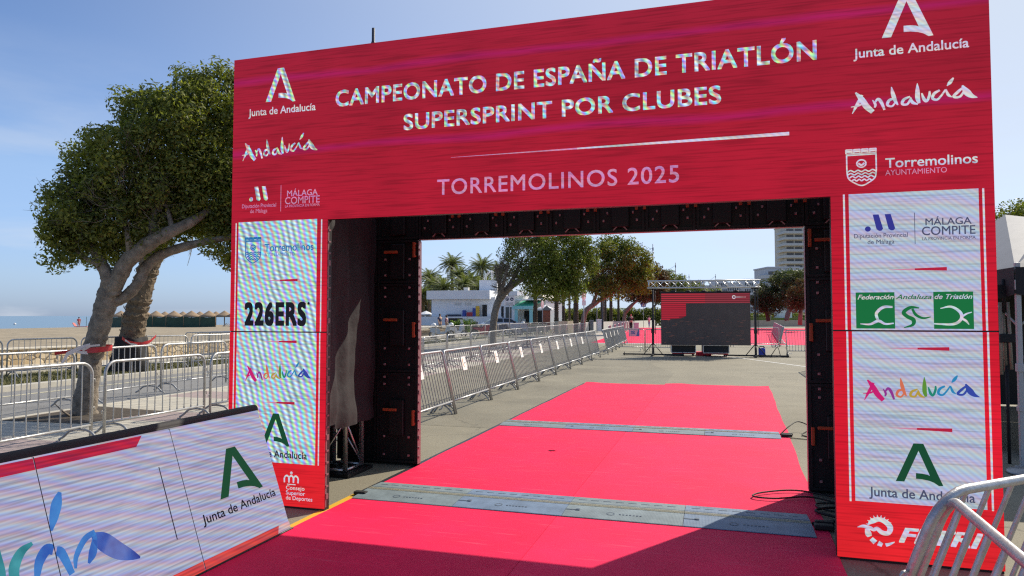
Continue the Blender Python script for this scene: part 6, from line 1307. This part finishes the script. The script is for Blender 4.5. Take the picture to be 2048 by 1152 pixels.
MB().add([(-1.17,-.74,1.11),(-1.17,.74,1.11),(-.6,.62,1.455),(-.6,-.62,1.455)],[(0,1,2,3)]).build('windscreen', M['glass'], car); MB().add([(1.63,-.74,1.115),(1.63,.74,1.115),(.95,.62,1.475),(.95,-.62,1.475)],[(3,2,1,0)]).build('rear_window', M['glass'], car)
def motorbike(px, d, rz, label, body, scooter):
    p = deep(px,d); o = thing('scooter' if scooter else 'motorbike', label, 'motorbike', (p.x,p.y,0), rz)
    for x in (-.65,.65):
        w_ = MB(); r_ = .27 if scooter else .31; T = [(x+r_*math.cos(2*math.pi*k/20),0,r_+.02+r_*math.sin(2*math.pi*k/20)) for k in range(21)]; w_.tube(T, .055, 8, False); q = w_.build('wheel', M['tyre'], o); MB().tube([(x,-.05,r_+.02),(x,.05,r_+.02)], .14, 12).build('rim', M['alu'], q)
    g = MB()
    if scooter:
        g.prism([(-.85,-.13,.45),(-.3,-.16,.32),(.15,-.16,.30),(.35,-.16,.42),(.52,-.14,.95),(.42,-.12,1.02),(.22,-.14,.50),(-.1,-.15,.48),(-.2,-.15,.72),(-.9,-.12,.80)], (0,.3,0))
        g.bevbox(.45,.60,-.17,.17,.5,.95,.03)
    else:
        g.prism([(-.75,-.12,.72),(-.2,-.14,.55),(.35,-.15,.5),(.62,-.12,.78),(.5,-.12,1.0),(.1,-.14,.95),(-.15,-.12,.80),(-.8,-.10,.86)], (0,.27,0)); g.bevbox(-.25,.35,-.16,.16,.28,.56,.04)
    g.build('body', body, o); MB().bevbox(-.78,.02,-.14,.14,.80,.88,.03).build('seat', M['dark'], o)
    MB().tube([(.65,0,.3),(.48,0,1.0)], .035, 8).tube([(.42,-.34,1.05),(.46,0,1.04),(.42,.34,1.05)], .018, 7).build('handlebar', M['dark'], o)
    MB().bevbox(.5,.62,-.09,.09,.86,1.0,.03).build('headlight', M['lamp_glass'], o)
    if scooter: MB().lathe([(0,.26),(.14,.22),(.19,.1),(.18,0),(0,0)], 16, (-.62,0,.885)).build('top_box', M['white_plastic'], o); MB().add([(.5,-.18,1.02),(.5,.18,1.02),(.38,.15,1.38),(.38,-.15,1.38)],[(0,1,2,3)]).build('windscreen', mat('tinted screen',(.35,.42,.46),.1), o)
    return o
motorbike(884,51,R(25),'white maxi scooter with a round top box parked at the low wall, leftmost', mat('pale grey scooter paint',(.42,.47,.50),.3), True)
motorbike(915,54,R(60),'small white scooter half hidden behind barriers below the green bush', mat('white scooter paint',(.6,.6,.6),.3), True)
motorbike(966,51,R(15),'black motorbike with a red fairing parked left of the ficus trunk', mat('red fairing',(.45,.02,.03),.3), False)
motorbike(1002,58,R(10),'dark motorbike parked right of the ficus trunk', mat('dark blue fairing',(.04,.04,.07),.3), False)
motorbike(1047,66,R(100),'small scooter behind the upright barrier row near the wall', mat('grey scooter paint',(.3,.3,.3),.4), True)
# bush
p = deep(927,62.5); bo_ = thing('green_bush', 'round bright green bush behind the low wall below the restaurant', 'bush', (p.x,p.y,0)); shared('foliage', leaf_mesh('foliage', [(random.gauss(0,.45), random.gauss(0,.3), .8+random.gauss(0,.25), .4) for _ in range(26)], 3200, .075, leaf_mat('bush leaves',(.04,.08,.015),(.16,.24,.04)), 77), bo_); MB().tube([(0,0,0),(0,0,.7)],.05,7).build('stem', M['twig'], bo_)
bt = thing('tarpaulin_cover', 'dark covered box behind the man and woman by the restaurant', 'cover', (deep(915,70).x,deep(915,70).y,0), -YAW); MB().bevbox(-.9,.6,-.4,.4,.0,1.45,.1).build('cloth', M['dark'], bt)
# ------------------------------------------------------------------ far buildings
M['tower'] = mat('pale tower render', (.60,.54,.43), .85, 0, .08, .3); M['tower_d'] = mat('painted balcony shade', (.16,.15,.14), .8); M['rail'] = mat('balcony rail', (.50,.50,.48), .6); M['white_b'] = mat('white apartment render', (.50,.52,.55), .85, 0, .05, .2)
def block(px0, px1, d, ptop, floors, label, mt, balcony=True, name='apartment_block', win=6, depth=14):
    a = deep(px0,d); c = deep(px1,d); v = c-a; L_ = v.length; h = hz(ptop,d); o = thing(name, label, 'building', (a.x,a.y,0), math.atan2(v.y,v.x)); fh = h/(floors+.4)
    MB().box(0,L_,0,depth,-.5,h).build('wall', mt, o); MB().bevbox(-.3,L_+.3,-.3,depth+.3,h+.003,h+.5,.05).build('roof', mt, o)
    for k in range(floors):
        z = k*fh+.6; g = MB()
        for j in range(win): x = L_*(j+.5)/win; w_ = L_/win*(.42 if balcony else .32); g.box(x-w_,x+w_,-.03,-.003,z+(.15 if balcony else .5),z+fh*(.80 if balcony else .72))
        g.build('window', M['glass'] if not balcony else M['tower_d'], o)  # on balcony blocks these are dark slabs that paint the recess shade
        if balcony:
            g = MB(); g.box(-1.3,L_,-1.6,-.035,z-.2,z+.1); g.box(-1.3,-.003,-.034,depth*.6,z-.12,z+.1); q = g.build('balcony', mt, o)
            g = MB(); g.box(-1.3,L_,-1.6,-1.53,z+.105,z+1.05); g.box(-1.3,-1.23,-1.529,depth*.6,z+.105,z+1.05); g.build('railing', M['rail'], q)
    return o
block(1574,1625,330,452,15,'tall pale apartment tower with stacked balconies at the inner right pillar edge', M['tower'], True, 'apartment_tower', 3)
block(1537,1600,250,536,6,'white apartment block below the tall tower', M['white_b'], True, 'apartment_block', 5)
for i, (a, c, t_, fl) in enumerate(((1388,1410,563,5),(1434,1455,560,6),(1456,1478,566,5),(1490,1508,559,6),(1408,1434,572,4),(1476,1492,571,4),(1350,1392,574,4),(1506,1545,570,4))):
    block(a,c,520+i*6,t_,fl,'hazy far apartment block over the truss, %s from the left' % ['second','fourth','fifth','seventh','third','sixth','first','eighth'][i], M['white_b'], False, 'apartment_block', 5, 20)
structure(MB().box(deep(1496,128).x, deep(1496,128).x+34, deep(1496,128).y, deep(1496,128).y+10, -.1, 1.3).build('lawn_bank', mat('sunlit lawn', (.16,.19,.04), .9, 0, .3, 1)))
low_wall([tuple(deep(1496,104).xy), tuple(deep(1660,110).xy)], 1.0, 'tan low wall behind the far carpet at right', .4, mat('tan render',(.40,.34,.27),.85,0,.1,2), 'parapet_wall', False)
for i, (px, d) in enumerate(((1507,110),(1541,108))): post_sign(px, d, 3.9, 'pale grey pole under the trees at right, %s' % ['behind the right stand','beside the dark trunk'][i], lambda o: MB().bevbox(-.14,.14,-.1,.1,0,.3,.02).build('base', M['vent'], o), 'grey_pole', 'pole')
structure(grid_mesh('hills', -1500, 1500, 2500, 2600, 0, mat('hazy hills', (.22,.27,.33), .9), 30, 1, lambda x, y: 30+12*math.sin(x*.004)+8*math.sin(x*.011) if y > 2550 else -5))

# planting that closes the view under the tree rows and behind the restaurant
def planting(name, label, spots, n_, size, seed, mt, cat='hedge'):
    o = thing(name, label, cat, (spots[0][0],spots[0][1],0)); g = np.random.default_rng(seed); cl_ = []
    for (x,y,h,w_) in spots:
        for _ in range(int(9*w_)): cl_.append((x-spots[0][0]+g.normal(0,w_*.45), y-spots[0][1]+g.normal(0,.6), max(.4,h*g.random()**.6), .55+.25*g.random()))
    shared('foliage', leaf_mesh('foliage', cl_, n_, size, M[mt], seed), o); MB().tube([(0,0,0),(0,0,spots[0][2]*.7)],.08,7).build('stem', M['twig'], o); return o
planting('hedge', 'dark shrubs closing the view under the ficus row behind the palm trunks', [(*deep(px,118).xy, 2.6, 2.4) for px in range(1070,1330,14)], 16000, .22, 201, 'leaf')
planting('shrubbery', 'mass of dark palm scrub behind the white restaurant roof', [(*deep(px,140).xy, 6.5, 3.2) for px in range(832,1040,16)], 22000, .26, 202, 'leaf_grey', 'shrubs')
planting('hedge', 'low green hedge behind the trees at the inner right pillar edge', [(*deep(px,135).xy, 1.8, 2.4) for px in range(1500,1660,16)], 8000, .2, 203, 'leaf_far')
